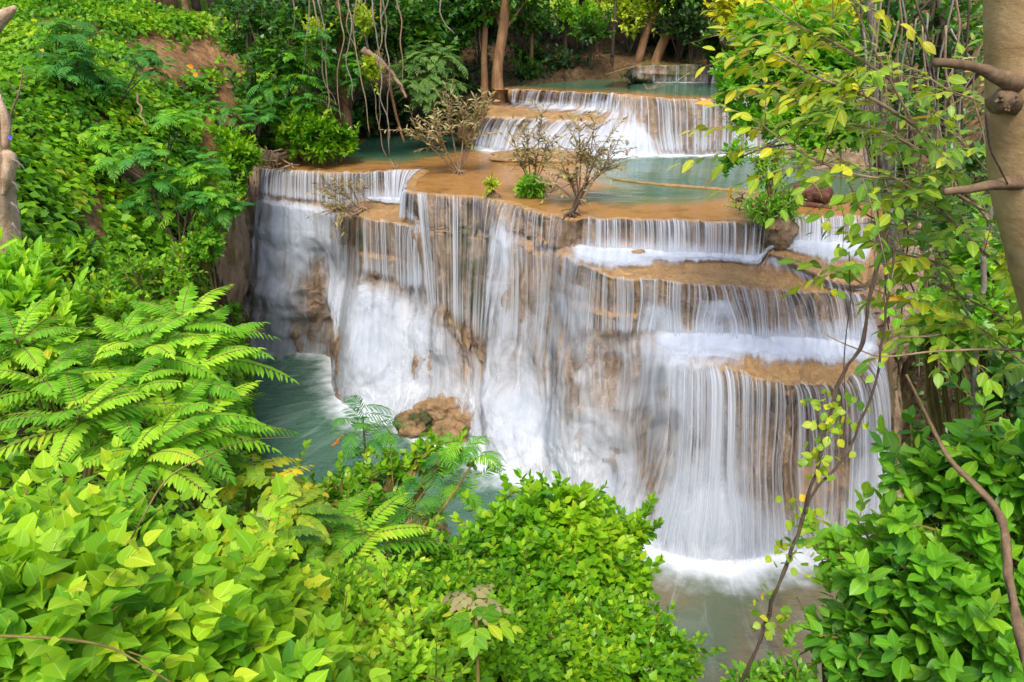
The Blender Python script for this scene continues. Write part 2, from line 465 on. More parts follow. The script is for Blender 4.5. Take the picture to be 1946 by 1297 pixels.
    def rockmesh(s, name, ochf, mossf, **props):
        A, rp = s.surface(True)
        # rim behind the lip
        rim = s.G[s.lips[0]] if s.lips[0] == 0 else None
        back = np.stack([rim - s.nout * d + np.array([0, 0, dz]) for d, dz in ((0.9, -0.22), (0.45, -0.07), (0.22, 0.0), (0.08, 0.015))])
        back[..., 2] += 0.02 * fbm(back[..., 0] * 4, back[..., 1] * 4, seed=3, o=3)
        A = np.concatenate([back, A]); rp = np.concatenate([[-.9, -.45, -.2, -.08], rp])
        px, py = proj(A)
        N = grid_normals(A)
        och = ochf(rp[:, None] + 0 * px, np.abs(N[..., 2]), px, py)
        mo = mossf(rp[:, None] + 0 * px, px, py)
        me = mesh_arrays(name, A.reshape(-1, 3), [grid_faces(*A.shape[:2])], M['rock'], attrs={"ochre": np.clip(och, 0, 1).ravel(), "moss": np.clip(mo, 0, 1).ravel()})
        return link(name, me, **props)
    def drape(s, name, mat, off=0.10, extra=None, rows=None, parent=None, ush=0.0, **props):
        A, rp = s.surface(False, rows, off)
        v = np.concatenate([[0], np.cumsum(np.linalg.norm(np.diff(A, axis=0), axis=-1).mean(1))])
        U, V = np.meshgrid(s.u, v)
        N = grid_normals(A)
        A = A - np.abs(N) * 0 + s.nout[None] * (0.05 * vnoise(U * 2.2, V * 0.3, seed=s.seed + 40) + 0.02 * vnoise(U * 9, V * 0.4, seed=s.seed + 41))[..., None]
        i = np.clip(np.floor(rp).astype(int), 0, s.D.shape[1] - 2); t = rp - i
        D = s.D[:, i] * (1 - t) + s.D[:, i + 1] * t      # nu, nrows
        D = D.T * 1.08 + 0.10 * (D.T > .25) * (rp[:, None] > 4.5)
        px, py = proj(A)
        if extra is not None: D = D + extra(px, py, rp[:, None])
        U = warpU(px, py, U)
        edge = np.minimum(np.arange(len(s.u)), np.arange(len(s.u))[::-1]) / 6.0
        D = np.clip(D * np.clip(edge, 0, 1)[None], 0, 1.3)
        me = mesh_arrays(name, A.reshape(-1, 3), [grid_faces(*A.shape[:2])], mat, uv=np.stack([U + ush, V], -1).reshape(-1, 2), attrs={"dens": D.ravel()})
        return link(name, me, parent, **props)
    def fall(s, name, mat, r0, r1, fi, out=0.14, n=26, parent=None, ush=0.0, add=0.0, **props):
        L = s.G[r0]; Ft = s.G[r1]
        hd = ((Ft - L) * s.nout).sum(-1)
        o = np.maximum(hd + out, out * 0.8)
        side = (Ft - L) - s.nout * hd[:, None]; side[:, 2] = 0
        rows = [L - s.nout * 0.16 + np.array([0, 0, 0.035]), L - s.nout * 0.05 + np.array([0, 0, 0.04])]
        jit = 0.05 * vnoise(s.u * 3.5, r0 * 3 + ush, seed=s.seed + 50) + 0.03 * vnoise(s.u * 12, ush, seed=s.seed + 51)
        for q in np.linspace(0.04, 1, n):
            P = L + s.nout * ((o * q ** 0.8) + jit * min(1, 3 * q))[:, None] + side * (q ** 0.8) + np.array([0, 0, 1.0]) * ((Ft - L)[:, 2] * q ** 1.6)[:, None] + np.array([0, 0, 0.02])
            rows.append(P)
        A = np.array(rows)
        v = np.concatenate([[0], np.cumsum(np.linalg.norm(np.diff(A, axis=0), axis=-1).mean(1))])
        U, V = np.meshgrid(s.u, v)
        q = np.concatenate([[-0.1, 0], np.linspace(0.04, 1, n)])
        D = s.FD[:, fi][None] * np.ones(len(q))[:, None] + add
        D = np.where(s.FD[:, fi][None] < 0.04, 0, D) * smooth(-0.12, 0.06, q)[:, None]
        D = D * (1 + 0.25 * smooth(0.6, 1, q)[:, None]) * (0.25 + .75 * smooth(1.02, .86, q + .08 * vnoise(s.u * 4, seed=77)[None].repeat(1, 0)[0].mean() * 0))[:, None]
        px_, py_ = proj(A); U = warpU(px_, py_, U, .15)
        me = mesh_arrays(name, A.reshape(-1, 3), [grid_faces(*A.shape[:2])], mat, uv=np.stack([U + ush, V], -1).reshape(-1, 2), attrs={"dens": np.clip(D, 0, 1.3).ravel()})
        return link(name, me, parent, **props)

M['veil'] = mat_veil("falling_water", 1.6, 0.0)
M['veil2'] = mat_veil("falling_water_fine", 2.2, 7.3)
M['veil3'] = mat_veil("falling_water_threads", 3.2, 17.3)
M['drape'] = mat_veil("sliding_water", 0.8, 3.1, True)
M['drape2'] = mat_veil("sliding_water_soft", 0.5, 11.7, True, 1.0)
M['vfar'] = mat_veil("far_falling_water", 0.9, 5.0)

# main wall; rows: L0 F0 La Fa L1 F1 L2 M B
z = 'z'; d = 'd'; N_ = None
cols = [
 [(385,372),(385,420,d,.0),N_,N_,(385,470,d,.0),(385,550,d,.0),(385,610,d,.0),(385,700,d,.0),(385,760,z,-.5)],
 [(405,385),(405,430,d,.0),N_,N_,(405,470,d,.1),(405,550,d,.3),(403,610,d,.5),(400,700,d,.9),(400,800,z,-.5)],
 [(474,330),(470,375,d,.1),N_,N_,(466,400,d,.5),(458,470,d,.8),(455,530,d,.8),(452,610,d,.8),(448,692,z,-.4)],
 [(492,319),(489,368,d,.2),N_,N_,(486,388,d,.65),(482,470,d,.9),(480,520,d,1.),(474,600,d,1.1),(466,684,z,-.3)],
 [(545,325),(546,380,d,.15),N_,N_,(543,398,d,.65),(545,480,d,.75),(545,540,d,.8),(543,610,d,.85),(542,684,z,-.3)],
 [(600,329),(606,388,d,.1),N_,N_,(610,408,d,.45),(618,480,d,.55),(620,540,d,.55),(625,610,d,.55),(624,688,z,-.3)],
 [(650,330),(655,398,d,.05),N_,N_,(658,415,d,.35),(652,520,d,.5),(648,580,d,.8),(640,680,d,2.1),(634,752,z,-.3)],
 [(700,329),(700,382,z,5.14),N_,N_,(692,414,z,5.10),(692,530,d,2.2),(684,562,d,2.4),(672,680,d,3.3),(662,790,z,-.3)],
 [(745,327),(745,384,z,5.14),N_,N_,(738,424,z,5.10),(744,540,d,2.35),(742,575,d,2.6),(735,690,d,3.5),(712,812,z,-.3)],
 [(795,326),(772,386,z,5.14),N_,N_,(772,430,z,5.10),(785,560,d,2.7),(785,600,d,2.9),(780,690,d,3.7),(755,818,z,-.3)],
 [(775,345),(776,400,z,5.14),N_,N_,(796,430,z,5.10),(806,560,d,1.6),(806,600,d,1.8),(800,690,d,2.5),(775,818,z,-.3)],
 [(768,363),(788,416,z,5.14),N_,N_,(810,434,z,5.05),(822,560,d,.55),(822,600,d,.75),(815,690,d,1.4),(800,815,z,-.3)],
 [(820,371),(826,430,d,.05),N_,N_,(828,445,d,.1),(838,560,d,.4),(838,610,d,.7),(838,690,d,1.3),(835,812,z,-.3)],
 [(870,374),(873,430,d,.05),N_,N_,(874,450,d,.05),(880,585,d,.2),(880,640,d,.5),(880,710,d,1.1),(885,830,z,-.3)],
 [(922,378),(922,440,d,.0),N_,N_,(922,458,d,.0),(922,600,d,.1),(922,670,d,.4),(922,770,d,1.4),(920,880,z,-.3)],
 [(952,382),(944,430,d,.3),N_,N_,(938,470,d,.55),(926,600,d,1.0),(922,680,d,1.3),(930,780,d,2.2),(945,900,z,-.3)],
 [(1000,398),(1002,450,d,.15),N_,N_,(1000,480,d,.3),(997,600,d,.55),(992,680,d,.9),(985,800,d,1.8),(985,920,z,-.3)],
 [(1060,412),(1060,468,d,.1),N_,N_,(1060,492,d,.25),(1052,620,d,.6),(1046,700,d,.9),(1040,830,d,1.8),(1040,938,z,-.3)],
 [(1092,417),(1088,472,z,5.22),N_,N_,(1078,492,z,5.15),(1070,630,d,1.0),(1062,710,d,1.3),(1058,840,d,2.1),(1062,948,z,-.3)],
 [(1130,418),(1130,478,z,5.23),N_,N_,(1118,512,z,5.18),(1105,640,d,1.5),(1096,720,d,1.8),(1085,850,d,2.4),(1092,970,z,-.3)],
 [(1200,419),(1200,483,z,5.22),N_,N_,(1190,530,z,5.13),(1188,640,d,1.9),(1182,720,d,2.2),(1172,860,d,2.9),(1162,1010,z,-.3)],
 [(1280,421),(1282,488,z,5.20),N_,N_,(1285,540,z,5.11),(1276,644,d,2.1),(1278,692,z,3.85),(1268,860,d,3.9),(1252,1062,z,-.3)],
 [(1370,424),(1370,492,z,5.17),N_,N_,(1370,546,z,5.08),(1380,648,z,3.97),(1368,700,z,3.87),(1366,870,d,4.1),(1355,1082,z,-.3)],
 [(1440,427),(1440,497,z,5.15),N_,N_,(1450,551,z,5.05),(1465,652,z,3.92),(1455,722,z,3.80),(1450,880,d,4.0),(1440,1080,z,-.3)],
 [(1470,437),(1475,470,z,5.45),(1462,482,z,5.38),(1464,498,z,5.12),(1490,553,z,5.04),(1510,653,z,3.90),(1505,730,z,3.77),(1500,880,d,3.9),(1492,1070,z,-.3)],
 [(1512,412),(1510,466,z,5.42),(1515,505,z,5.35),(1515,518,z,5.10),(1530,554,z,5.03),(1550,655,z,3.88),(1550,733,z,3.75),(1545,880,d,4.0),(1540,1062,z,-.3)],
 [(1580,413),(1580,470,z,5.40),(1565,530,z,5.33),(1566,540,z,5.08),(1580,553,z,5.02),(1600,656,z,3.86),(1606,722,z,3.76),(1606,870,d,3.9),(1610,1052,z,-.3)],
 [(1642,415),(1640,474,z,5.38),(1622,542,z,5.30),(1625,552,z,5.05),(1632,560,z,5.0),(1646,662,z,3.84),(1656,690,z,3.78),(1668,860,d,3.2),(1682,1050,z,-.3)],
 [(1690,425),(1690,480,d,.1),N_,N_,(1690,560,d,.6),(1694,650,d,1.0),(1697,700,d,1.2),(1700,850,d,2.0),(1703,1040,z,-.3)],
 [(1745,430),(1745,480,d,.1),N_,N_,(1740,560,d,.3),(1738,650,d,.6),(1738,720,d,.8),(1740,850,d,1.6),(1748,1010,z,-.3)],
 [(1790,420),(1785,480,d,.0),N_,N_,(1775,560,d,.0),(1770,650,d,.0),(1768,720,d,.0),(1768,820,d,.1),(1775,940,z,-.3)],
]
#        L0  F0  La  Fa  L1  F1  L2  M   B
dens = [[0]*9, [0]*9, [0]*9,
 [.0,.35,.6,.7,.75,.7,.6,.6,.8],
 [.1,.5,.8,.9,1.,.9,.82,.72,.9],
 [.1,.4,.7,.8,.9,.85,.7,.62,.8],
 [.1,.3,.4,.5,.6,.75,.9,.9,1.],
 [.0,.9,.0,.0,.0,.5,.9,1.05,1.1],
 [.0,.95,.15,.0,.0,.5,.9,1.05,1.1],
 [.5,1.,.5,.2,.3,.65,.85,.95,1.],
 [.5,1.,.6,.5,.6,.65,.75,.9,.95],
 [.0,.9,.9,.8,.8,.7,.8,.9,.95],
 [.0,.2,.3,.4,.4,.55,.75,.85,.9],
 [.0,.1,.1,.1,.1,.2,.5,.75,.9],
 [.0,.0,.0,.0,.0,.1,.4,.9,1.],
 [.1,.6,.8,.85,.9,.8,.75,.95,1.1],
 [.1,.45,.6,.65,.7,.7,.75,1.05,1.1],
 [.1,.4,.55,.6,.65,.62,.7,1.05,1.1],
 [.0,.6,.7,.75,.8,.65,.68,.95,1.1],
 [.0,1.,.9,.8,.75,.6,.6,.85,1.],
 [.0,1.,.75,.3,.1,.55,.65,.8,1.],
 [.0,1.1,.45,.05,.0,.9,.85,.68,1.],
 [.0,.9,.35,.0,.0,1.1,.45,.8,1.2],
 [.0,.9,.6,.15,.0,1.1,.1,.45,1.1],
 [.2,.5,.3,.9,.0,1.,.0,.3,1.],
 [.0,1.,.0,1.,.0,1.,.05,.35,1.],
 [.0,1.,.0,.9,.0,1.1,.1,.5,.9],
 [.0,.8,.0,.8,.4,1.1,.6,.8,.95],
 [.0,.0,.0,.0,.0,.3,.3,.35,.4],
 [0]*9,[0]*9]
#   free sheets: L0>F0, L1>F1, L2>B, La>Fa
free = [[0,0,0,0]]*3 + [
 [.6,.0,.0,0],[.72,.0,.0,0],[.68,.0,.0,0],[.68,.0,.0,0],[.66,.6,.0,0],[.7,.66,.0,0],[.8,.7,.0,0],[.8,.7,0,0],[.75,.6,.0,0],
 [.3,.0,.0,0],[.0,.0,.0,0],[.0,.0,.0,0],[.0,0,0,0],[.0,0,0,0],[.0,0,0,0],[.2,.3,0,0],[.66,.5,.0,0],
 [.66,.62,.1,0],[.66,.62,.62,0],[.68,.66,.7,0],[.66,.62,.66,0],[.0,.62,.6,.5],[.7,.6,.62,.75],[.7,.6,.62,.75],[.6,.66,.75,.5],
 [0,0,.2,0],[0]*4,[0]*4]
main = Cascade(cols, 6.0, dens, free, [(0,1),(4,5),(6,8)], [0,4,6,2], 1150, [22,12,3,16,34,18,40,44], seed=1)
# the long free drops between x 820 and 930 and 940..1060: strands that fall past the bulge
def fall_rows(c): return c

def ochf(rp, up, px, py):
    o = smooth(0.55, 0.85, up)
    o = np.maximum(o, smooth(0.16, 0.0, np.abs(rp)) )
    o = np.maximum(o, (rp < 0) * 1.0)
    for li in (2, 4, 6):
        o = np.maximum(o, smooth(0.25, 0.05, np.abs(rp - li)) * 0.8 * ((px > 1280) | ((li == 4) & (px > 1100)) | ((li == 4) & (px > 660) & (px < 800))))
    o = o * smooth(1700, 1660, px) * smooth(470, 490, px)
    o = np.maximum(o, 0.35 * (px > 380) * smooth(490, 440, px))
    return o
def mossf(rp, px, py):
    m = 0.9 * np.exp(-((px - 895) / 42) ** 2) * smooth(390, 440, py) * smooth(700, 600, py)
    m += 0.8 * np.exp(-((px - 685) / 14) ** 2) * smooth(425, 440, py) * smooth(520, 480, py)
    m += 0.75 * np.exp(-((px - 1725) / 30) ** 2) * smooth(640, 700, py)
    m += 0.6 * smooth(1755, 1790, px)
    m += 0.35 * np.exp(-((py - 740) / 30) ** 2) * smooth(1350, 1400, px)
    m += 0.35 * smooth(430, 380, px)
    return m
main.rockmesh("travertine_cliff", ochf, mossf, kind='structure', label="brown fluted travertine cliff with ochre terraces under the main falls")
G_ = [  # px,py,rx,ry,amount: where the water runs thick or thin
 (560,440,45,40,.35),(520,560,18,110,.2),(596,560,16,120,-.35),(640,560,18,90,.15),(566,640,14,60,-.2),(690,640,34,90,.3),(800,640,26,50,.25),
 (960,460,14,70,.35),(990,560,26,40,-.15),(1150,600,20,60,-.25),(1100,560,14,90,.25),(1250,590,32,22,.45),(1372,580,42,18,.6),(1310,610,16,20,-.4),
 (1450,610,40,30,-.45),(1370,630,26,20,-.2),(1330,700,70,40,.45),(1000,830,50,60,.3),(1350,1000,55,80,.5),(1460,860,60,110,-.3),(1540,940,40,90,-.35),
 (1230,900,20,110,-.25),(1120,800,30,60,.1),(1640,880,26,120,.3),(1590,820,18,100,-.25),(1180,740,16,60,-.15),(880,560,40,90,-.4),(840,500,20,60,-.1)]
def extra(px, py, rp):
    e = 0
    for (cx, cy, rx, ry, a) in G_: e = e + a * np.exp(-((px - cx) / rx) ** 2 - ((py - cy) / ry) ** 2)
    onw = np.maximum(np.maximum((rp > 4.3) & (rp < 5.7), rp > 6.4), ((rp > 0.3) & (px < 1080) & ~((px > 655) & (px < 800) & (rp > 1) & (rp < 4.2))))
    foamy = .55 * smooth(1.7, 1.15, rp) * (rp > .93) * smooth(1085, 1110, px) * smooth(1660, 1640, px) * smooth(700, 760, px * 0 + 800)
    foamy = foamy + .5 * smooth(1.7, 1.1, rp) * (rp > .93) * smooth(690, 715, px) * smooth(805, 780, px)
    foamy = foamy + .6 * smooth(5.65, 5.2, rp) * (rp > 4.93) * smooth(1240, 1290, px) * smooth(1665, 1640, px)
    foamy = foamy + .6 * smooth(3.9, 2.2, rp) * (rp > 1.2) * smooth(1085, 1105, px) * smooth(1270, 1190, px)
    foamy = foamy * (1 + .5 * fbm(px / 28., py / 9., seed=44))
    return e * onw + foamy
cas = link("waterfall", None, kind='structure', label="wide silky white main waterfall draping over stepped brown travertine", category="waterfall")
cas.location = (float(main.G[8][600][0]), float(main.G[8][600][1]), 0)
def fixp(o):   # keep world place under the parent
    o.matrix_parent_inverse = o.parent.matrix_basis.inverted(); return o
from mathutils import Matrix
def under(o, par):
    o.parent = par; o.matrix_parent_inverse = Matrix.Translation(par.location).inverted(); return o
under(main.drape("sliding_water_sheet", M['drape'], 0.12, extra), cas)
under(main.drape("soft_water_sheet", M['drape2'], 0.20, lambda a, b, c: extra(a, b, c) - 0.18, ush=50), cas)
def spray_d(px, py, rp):
    e = .55 * smooth(6.6, 8, rp) + .17 * smooth(4.6, 6, rp)
    for (cx, cy, rx, ry, a) in [(700,690,70,80,.6),(830,640,60,40,.4),(980,840,60,60,.6),(1100,880,60,80,.4),(1250,600,36,30,.6),(1372,592,44,24,.7),(1320,700,80,34,.6),(1350,980,80,90,.9),(560,420,50,30,.35),(900,760,40,30,.6),(790,745,50,22,.6),(960,450,18,60,.4),(1540,960,50,90,-.6),(1500,800,80,60,-.7),(620,560,14,90,-.4),(1150,800,80,120,.35),(1190,690,60,60,.3),(1075,700,45,80,.35),(1400,800,30,80,-.3)]:
        e = e + a * np.exp(-((px - cx) / rx) ** 2 - ((py - cy) / ry) ** 2)
    e = e * (1 - smooth(650, 590, px))
    return e * smooth(478, 500, px) * smooth(1690, 1670, px)
main.D0 = main.D; main.D = main.D * 0
M['spray'] = mat_spray()
under(main.drape("splashing_water", M['spray'], 0.26, lambda a, b, c: spray_d(a, b, c), ush=131), cas)
main.D = main.D0
for i, (mt, out, ush, add) in enumerate(((M['veil'], .12, 0, 0), (M['veil2'], .22, 31, -.10))):
    under(main.fall("upper_curtain", mt, 0, 1, 0, out, parent=None, ush=ush, add=add), cas)
    under(main.fall("middle_curtain", mt, 4, 5, 1, out, parent=None, ush=ush + 9, add=add), cas)
    under(main.fall("lower_curtain", mt, 6, 8, 2, out + .1, n=40, parent=None, ush=ush + 17, add=add), cas)
under(main.fall("upper_curtain", M['veil3'], 0, 1, 0, .17, ush=61, add=.04), cas)
under(main.fall("middle_curtain", M['veil3'], 4, 5, 1, .17, ush=67, add=.02), cas)
under(main.fall("lower_curtain", M['veil3'], 6, 8, 2, .27, n=40, ush=71, add=-.02), cas)
under(main.fall("tall_curtain", M['veil3'], 0, 6, 3, .22, n=44, ush=75, add=.0), cas) if False else None
under(main.fall("side_curtain", M['veil2'], 2, 3, 3, .06, n=8), cas)
# tall strands from the central lips that drop past the wall
uc = pchip(main.k, np.arange(len(cols), dtype=float), main.u)
tall = np.where((uc > 10.6) & (uc < 17.2), 1.0, 0)
tw = np.array([0,0,0,.35,.3,.2,.2,0,0,0,0,.5,.68,.66,.62,.66,.62,.58,.3] + [0] * 14)[:len(cols)]
main.FD = np.concatenate([main.FD, pchip(main.k, tw, main.u)[:, None]], 1)
under(main.fall("tall_curtain", M['veil'], 0, 6, 4, .16, n=44, ush=77), cas)
under(main.fall("tall_curtain", M['veil2'], 0, 6, 4, .30, n=44, ush=97, add=-.08), cas)

# second tier; rows L0 F0 L1 M B
c2 = [
 [(940,172),(930,200,z,7.2),(868,236,z,7.0),(864,255,z,6.5),(860,276,z,5.9)],
 [(960,171),(958,198,z,7.2),(885,230,z,7.05),(880,252,z,6.5),(876,278,z,5.9)],
 [(978,171),(978,196,z,7.2),(915,223,z,7.1),(903,245,z,6.6),(893,279,z,5.9)],
 [(1040,174),(1040,203,z,7.2),(965,224,z,7.1),(950,250,z,6.6),(936,291,z,5.9)],
 [(1100,177),(1096,210,z,7.18),(1040,227,z,7.1),(1015,255,z,6.6),(990,302,z,5.9)],
 [(1150,179),(1145,214,z,7.15),(1112,231,z,7.08),(1085,262,z,6.6),(1060,306,z,5.9)],
 [(1190,181),(1190,222,d,.5),(1180,242,d,.9),(1165,268,d,1.3),(1155,303,z,5.9)],
 [(1218,183),(1216,228,d,.3),(1214,250,d,.6),(1218,275,d,1.0),(1225,302,z,5.9)],
 [(1262,187),(1264,228,d,.05),(1266,252,d,.1),(1268,275,d,.2),(1272,300,z,5.9)],
 [(1330,190),(1330,228,d,.05),(1330,252,d,.1),(1330,275,d,.15),(1330,300,z,5.9)],
 [(1400,189),(1400,228,d,.05),(1400,252,d,.1),(1400,275,d,.15),(1400,300,z,5.9)],
 [(1480,188),(1480,228,d,.05),(1482,252,d,.1),(1482,275,d,.15),(1482,300,z,5.9)],
 [(1560,186),(1560,228,d,.05),(1562,252,d,.1),(1562,275,d,.15),(1562,304,z,5.9)],
 [(1620,190),(1620,230,d,.0),(1622,252,d,.0),(1622,275,d,.0),(1622,310,z,5.9)],
 [(1700,190),(1700,230,d,.0),(1702,252,d,.0),(1702,275,d,.0),(1702,310,z,5.9)],
]
d2 = [[0]*5,[0]*5,[0,.8,.1,.7,.8],[0,1.,0,.8,1.],[0,.9,0,.7,1.],[0,.95,.4,1.,1.],[.3,.9,1.,1.1,1.1],[.2,.6,.8,1.,1.1],[0,.1,.2,.5,.9],[0,.3,.4,.4,.8],[0,.1,.2,.3,.8],[0,.1,.2,.3,.8],[0,.1,.2,.3,.8],[0]*5,[0]*5]
f2 = [[0,0,0],[0,0,0],[.7,.6,0],[.72,.75,0],[.75,.8,0],[.8,.8,0],[.7,.2,.5],[.6,0,.6],[0,0,.72],[0,0,.75],[0,0,.75],[0,0,.7],[0,0,.6],[0,0,0],[0,0,0]]
t2 = Cascade(c2, 7.78, d2, f2, [(0,1),(2,4)], [0,2], 420, [12,6,12,14], seed=31, scal=0.12, flute=.7)
t2.rockmesh("second_travertine_step", lambda rp, up, px, py: np.maximum(smooth(.5,.8,up), (rp < .15)) * smooth(1600,1560,px), lambda rp, px, py: 0.3 * smooth(930, 900, px) + 0 * py, kind='structure', label="travertine step carrying the broad second cascade behind the upper pool")
c2o = link("second_waterfall", None, kind='structure', label="broad second cascade of white strands behind the upper turquoise pool", category="waterfall")
c2o.location = (3, 27, 6)
under(t2.drape("sliding_water_sheet", M['drape'], 0.10, lambda px, py, rp: .5*np.exp(-((px-1215)/26)**2-((py-262)/30)**2) + .5*np.exp(-((px-1298)/14)**2-((py-225)/26)**2) + .4*np.exp(-((px-1150)/22)**2-((py-195)/10)**2)), c2o)
under(t2.fall("upper_curtain", M['vfar'], 0, 1, 0, .1, n=12), c2o)
under(t2.fall("middle_curtain", M['vfar'], 2, 4, 1, .1, n=14, ush=9), c2o)
under(t2.fall("right_curtain", M['vfar'], 0, 4, 2, .12, n=20, ush=19), c2o)
under(t2.fall("right_curtain", M['veil2'], 0, 4, 2, .2, n=20, ush=29, add=-.1), c2o)

c3 = [
 [(1196,134),(1194,150,d,.3),(1190,159,z,7.7)],
 [(1216,126),(1212,143,d,.3),(1208,160,z,7.7)],
 [(1260,125),(1258,143,d,.2),(1255,161,z,7.7)],
 [(1340,124),(1340,143,d,.2),(1340,161,z,7.7)],
 [(1440,124),(1440,143,d,.2),(1440,161,z,7.7)],
 [(1520,126),(1520,143,d,.2),(1520,161,z,7.7)],
 [(1600,126),(1600,143,d,.1),(1600,161,z,7.7)]]
t3 = Cascade(c3, 8.42, [[0,.3,.4],[.3,.8,.7],[.1,.5,.6],[0,.3,.6],[0,.3,.6],[0,.2,.4],[0]*3], [[0],[.5],[.62],[.66],[.66],[.5],[0]], [(0,2)], [0], 240, [9,9], seed=61, scal=0.1, flute=.5)
t3.rockmesh("third_travertine_step", lambda rp, up, px, py: 0.1 * (rp < .15) + 0 * px, lambda rp, px, py: 0.9 + 0 * px, kind='structure', label="low dark travertine step far up the stream")
c3o = link("third_waterfall", None, kind='structure', label="low distant cascade of thin white strands below the dark forest", category="waterfall")
c3o.location = (9, 32, 7.8)
under(t3.drape("sliding_water_sheet", M['drape'], 0.08), c3o)
under(t3.fall("curtain", M['vfar'], 0, 2, 0, .1, n=12), c3o)
c4 = [[(1370,70),(1372,84,d,.3),(1372,100,z,8.6)],[(1392,60),(1392,80,d,.5),(1388,102,z,8.6)],[(1430,58),(1430,80,d,.5),(1430,102,z,8.6)],[(1470,60),(1470,80,d,.4),(1470,102,z,8.6)],[(1500,70),(1500,84,d,.3),(1500,100,z,8.6)]]
t4 = Cascade(c4, 9.6, [[0]*3,[.5,.9,.8],[.9,1.2,1.],[.5,.9,.8],[0]*3], [[0]]*5, [(0,2)], [0], 90, [7,7], seed=71, scal=0.1, flute=.4)
t4.rockmesh("far_travertine_step", lambda rp, up, px, py: 0.2 + 0 * px, lambda rp, px, py: 0.5 + 0 * px, kind='structure', label="farthest small rock step glimpsed through yellow leaves")
o4 = t4.drape("far_waterfall", M['drape'], 0.08, kind='structure', label="farthest small white cascade glimpsed through the yellow leaves", category="waterfall")

# ------------------------------------------------------------ pools
def pool(name, poly, zz, sp, mat, depthf, foamf, **props):
    poly = np.asarray(poly)[:, :2]
    x0, y0 = poly.min(0); x1, y1 = poly.max(0)
    gx, gy = np.meshgrid(np.arange(x0, x1, sp), np.arange(y0, y1, sp * 0.9))
    gx = gx + (np.arange(len(gx)) % 2 * sp / 2)[:, None]
    gx = gx.ravel() + rng.uniform(-.05, .05, gx.size) * sp; gy = gy.ravel() + rng.uniform(-.05, .05, gy.size) * sp
    k = sd_poly(poly, gx, gy) > sp * 0.5
    pts = np.concatenate([poly, np.stack([gx[k], gy[k]], -1)])
    n = len(poly)
    r_ = delaunay_2d_cdt([Vector(p) for p in pts], [(i, (i + 1) % n) for i in range(n)], [], 1, 1e-5)
    V = np.array([v[:] for v in r_[0]]); F = np.array([f for f in r_[2] if len(f) == 3])
    a = V[F]; ar = (a[:,1,0]-a[:,0,0])*(a[:,2,1]-a[:,0,1])-(a[:,1,1]-a[:,0,1])*(a[:,2,0]-a[:,0,0])
    F[ar < 0] = F[ar < 0][:, ::-1]
    x, y = V[:, 0], V[:, 1]
    fo, uvx = foamf(x, y)
    V3 = np.stack([x, y, np.full(len(x), zz) + 0.015 * fbm(x * 1.5, y * 1.5, seed=8, o=3) + 0.05 * np.clip(fo, 0, 1) * (0.5 + 0.5 * vnoise(x * 5, y * 5, seed=4))], -1)
    me = mesh_arrays(name, V3, [F], mat, uv=uvx, attrs={"depth": depthf(x, y), "foam": fo})
    return link(name, me, **props)
def foam_from(lines, width):
    """distance along nearest line as u, distance from it as v"""
    def f(x, y):
        best = np.full(len(x), 1e9); U = np.zeros(len(x)); A = np.zeros(len(x))
        for L, W in lines:
            s_ = 0
            for i in range(len(L) - 1):
                a, b = L[i][:2], L[i + 1][:2]; ab = b - a; ln = np.linalg.norm(ab)
                if ln < 1e-6: continue
                t = np.clip(((x - a[0]) * ab[0] + (y - a[1]) * ab[1]) / ln**2, 0, 1)
                dd = np.hypot(x - a[0] - t * ab[0], y - a[1] - t * ab[1])
                m = dd < best
                best = np.where(m, dd, best); U = np.where(m, s_ + t * ln, U); A = np.where(m, W, A)
                s_ += ln
        return np.clip(1 - best / A, 0, 1), np.stack([U, best], -1)
    return f
def ppoly(pts, zz): return np.array([at_z(px, py, zz)[:2] for px, py in pts])
i0 = int(np.argmin(np.abs(uc - 2.6))); i1 = int(np.argmin(np.abs(uc - 27.6)))
lip = (main.G[0] - main.nout * 0.14)[i0:i1:3, :2]
back = ppoly([(1700,400),(1690,340),(1640,300),(1560,285),(1400,280),(1250,282),(1150,290),(1060,290),(980,285),(930,272),(890,262),(840,258),(760,256),(690,258),(640,275),(560,292),(505,306),(484,318)], 6.0)
upper_poly = np.concatenate([lip, back])
ochre = ppoly([(484,318),(520,304),(600,308),(700,313),(790,314),(840,302),(900,292),(1000,294),(1080,312),(1100,335),(1130,352),(1060,362),(1020,372),(1040,384),(1120,392),(1200,396),(1300,397),(1370,392),(1420,380),(1480,378),(1560,388),(1640,396),(1700,420),(1700,470),(1300,450),(1000,430),(760,390),(600,350),(470,340)], 6.0)
def dep_up(x, y):
    s_ = -sd_poly(ochre, x, y)
    px, py = proj(np.stack([x, y, 0 * x + 6], -1))
    branch = ppoly([(1160,341),(1250,352),(1330,358),(1410,366)], 6.0)
    b = dist_poly(branch, x, y, closed=False)
    dp = smooth(-0.5, 2.2, s_)
    dp = dp - 0.35 * np.exp(-((px - 1330) / 90) ** 2 - ((py - 322) / 14) ** 2)
    dp = dp * smooth(-.2, 1.4, dist_poly(upper_poly[len(lip):], x, y, closed=False) + (px > 700) * 2)
    return np.clip(dp - 0.0 * b, 0, 1)
M['pool_up'] = mat_pool("clear_pool_water", (0.050, 0.130, 0.075), (0.13, 0.165, 0.07), (0.38, 0.19, 0.055), (0.8, 1.8), 0.12)
M['pool_low'] = mat_pool("green_pool_water", (0.060, 0.140, 0.090), (0.12, 0.15, 0.08), (0.20, 0.165, 0.085), (0.9, 1.4), 0.8, True)
b2 = t2.G[4]
jj = slice(int(.1 * len(b2)), int(.9 * len(b2)), 12)
pool("upper_pool", upper_poly, 5.985, 0.17, M['pool_up'], dep_up, foam_from([(b2[jj], 0.95)], 1), kind='structure', label="clear turquoise and ochre water of the upper pool")
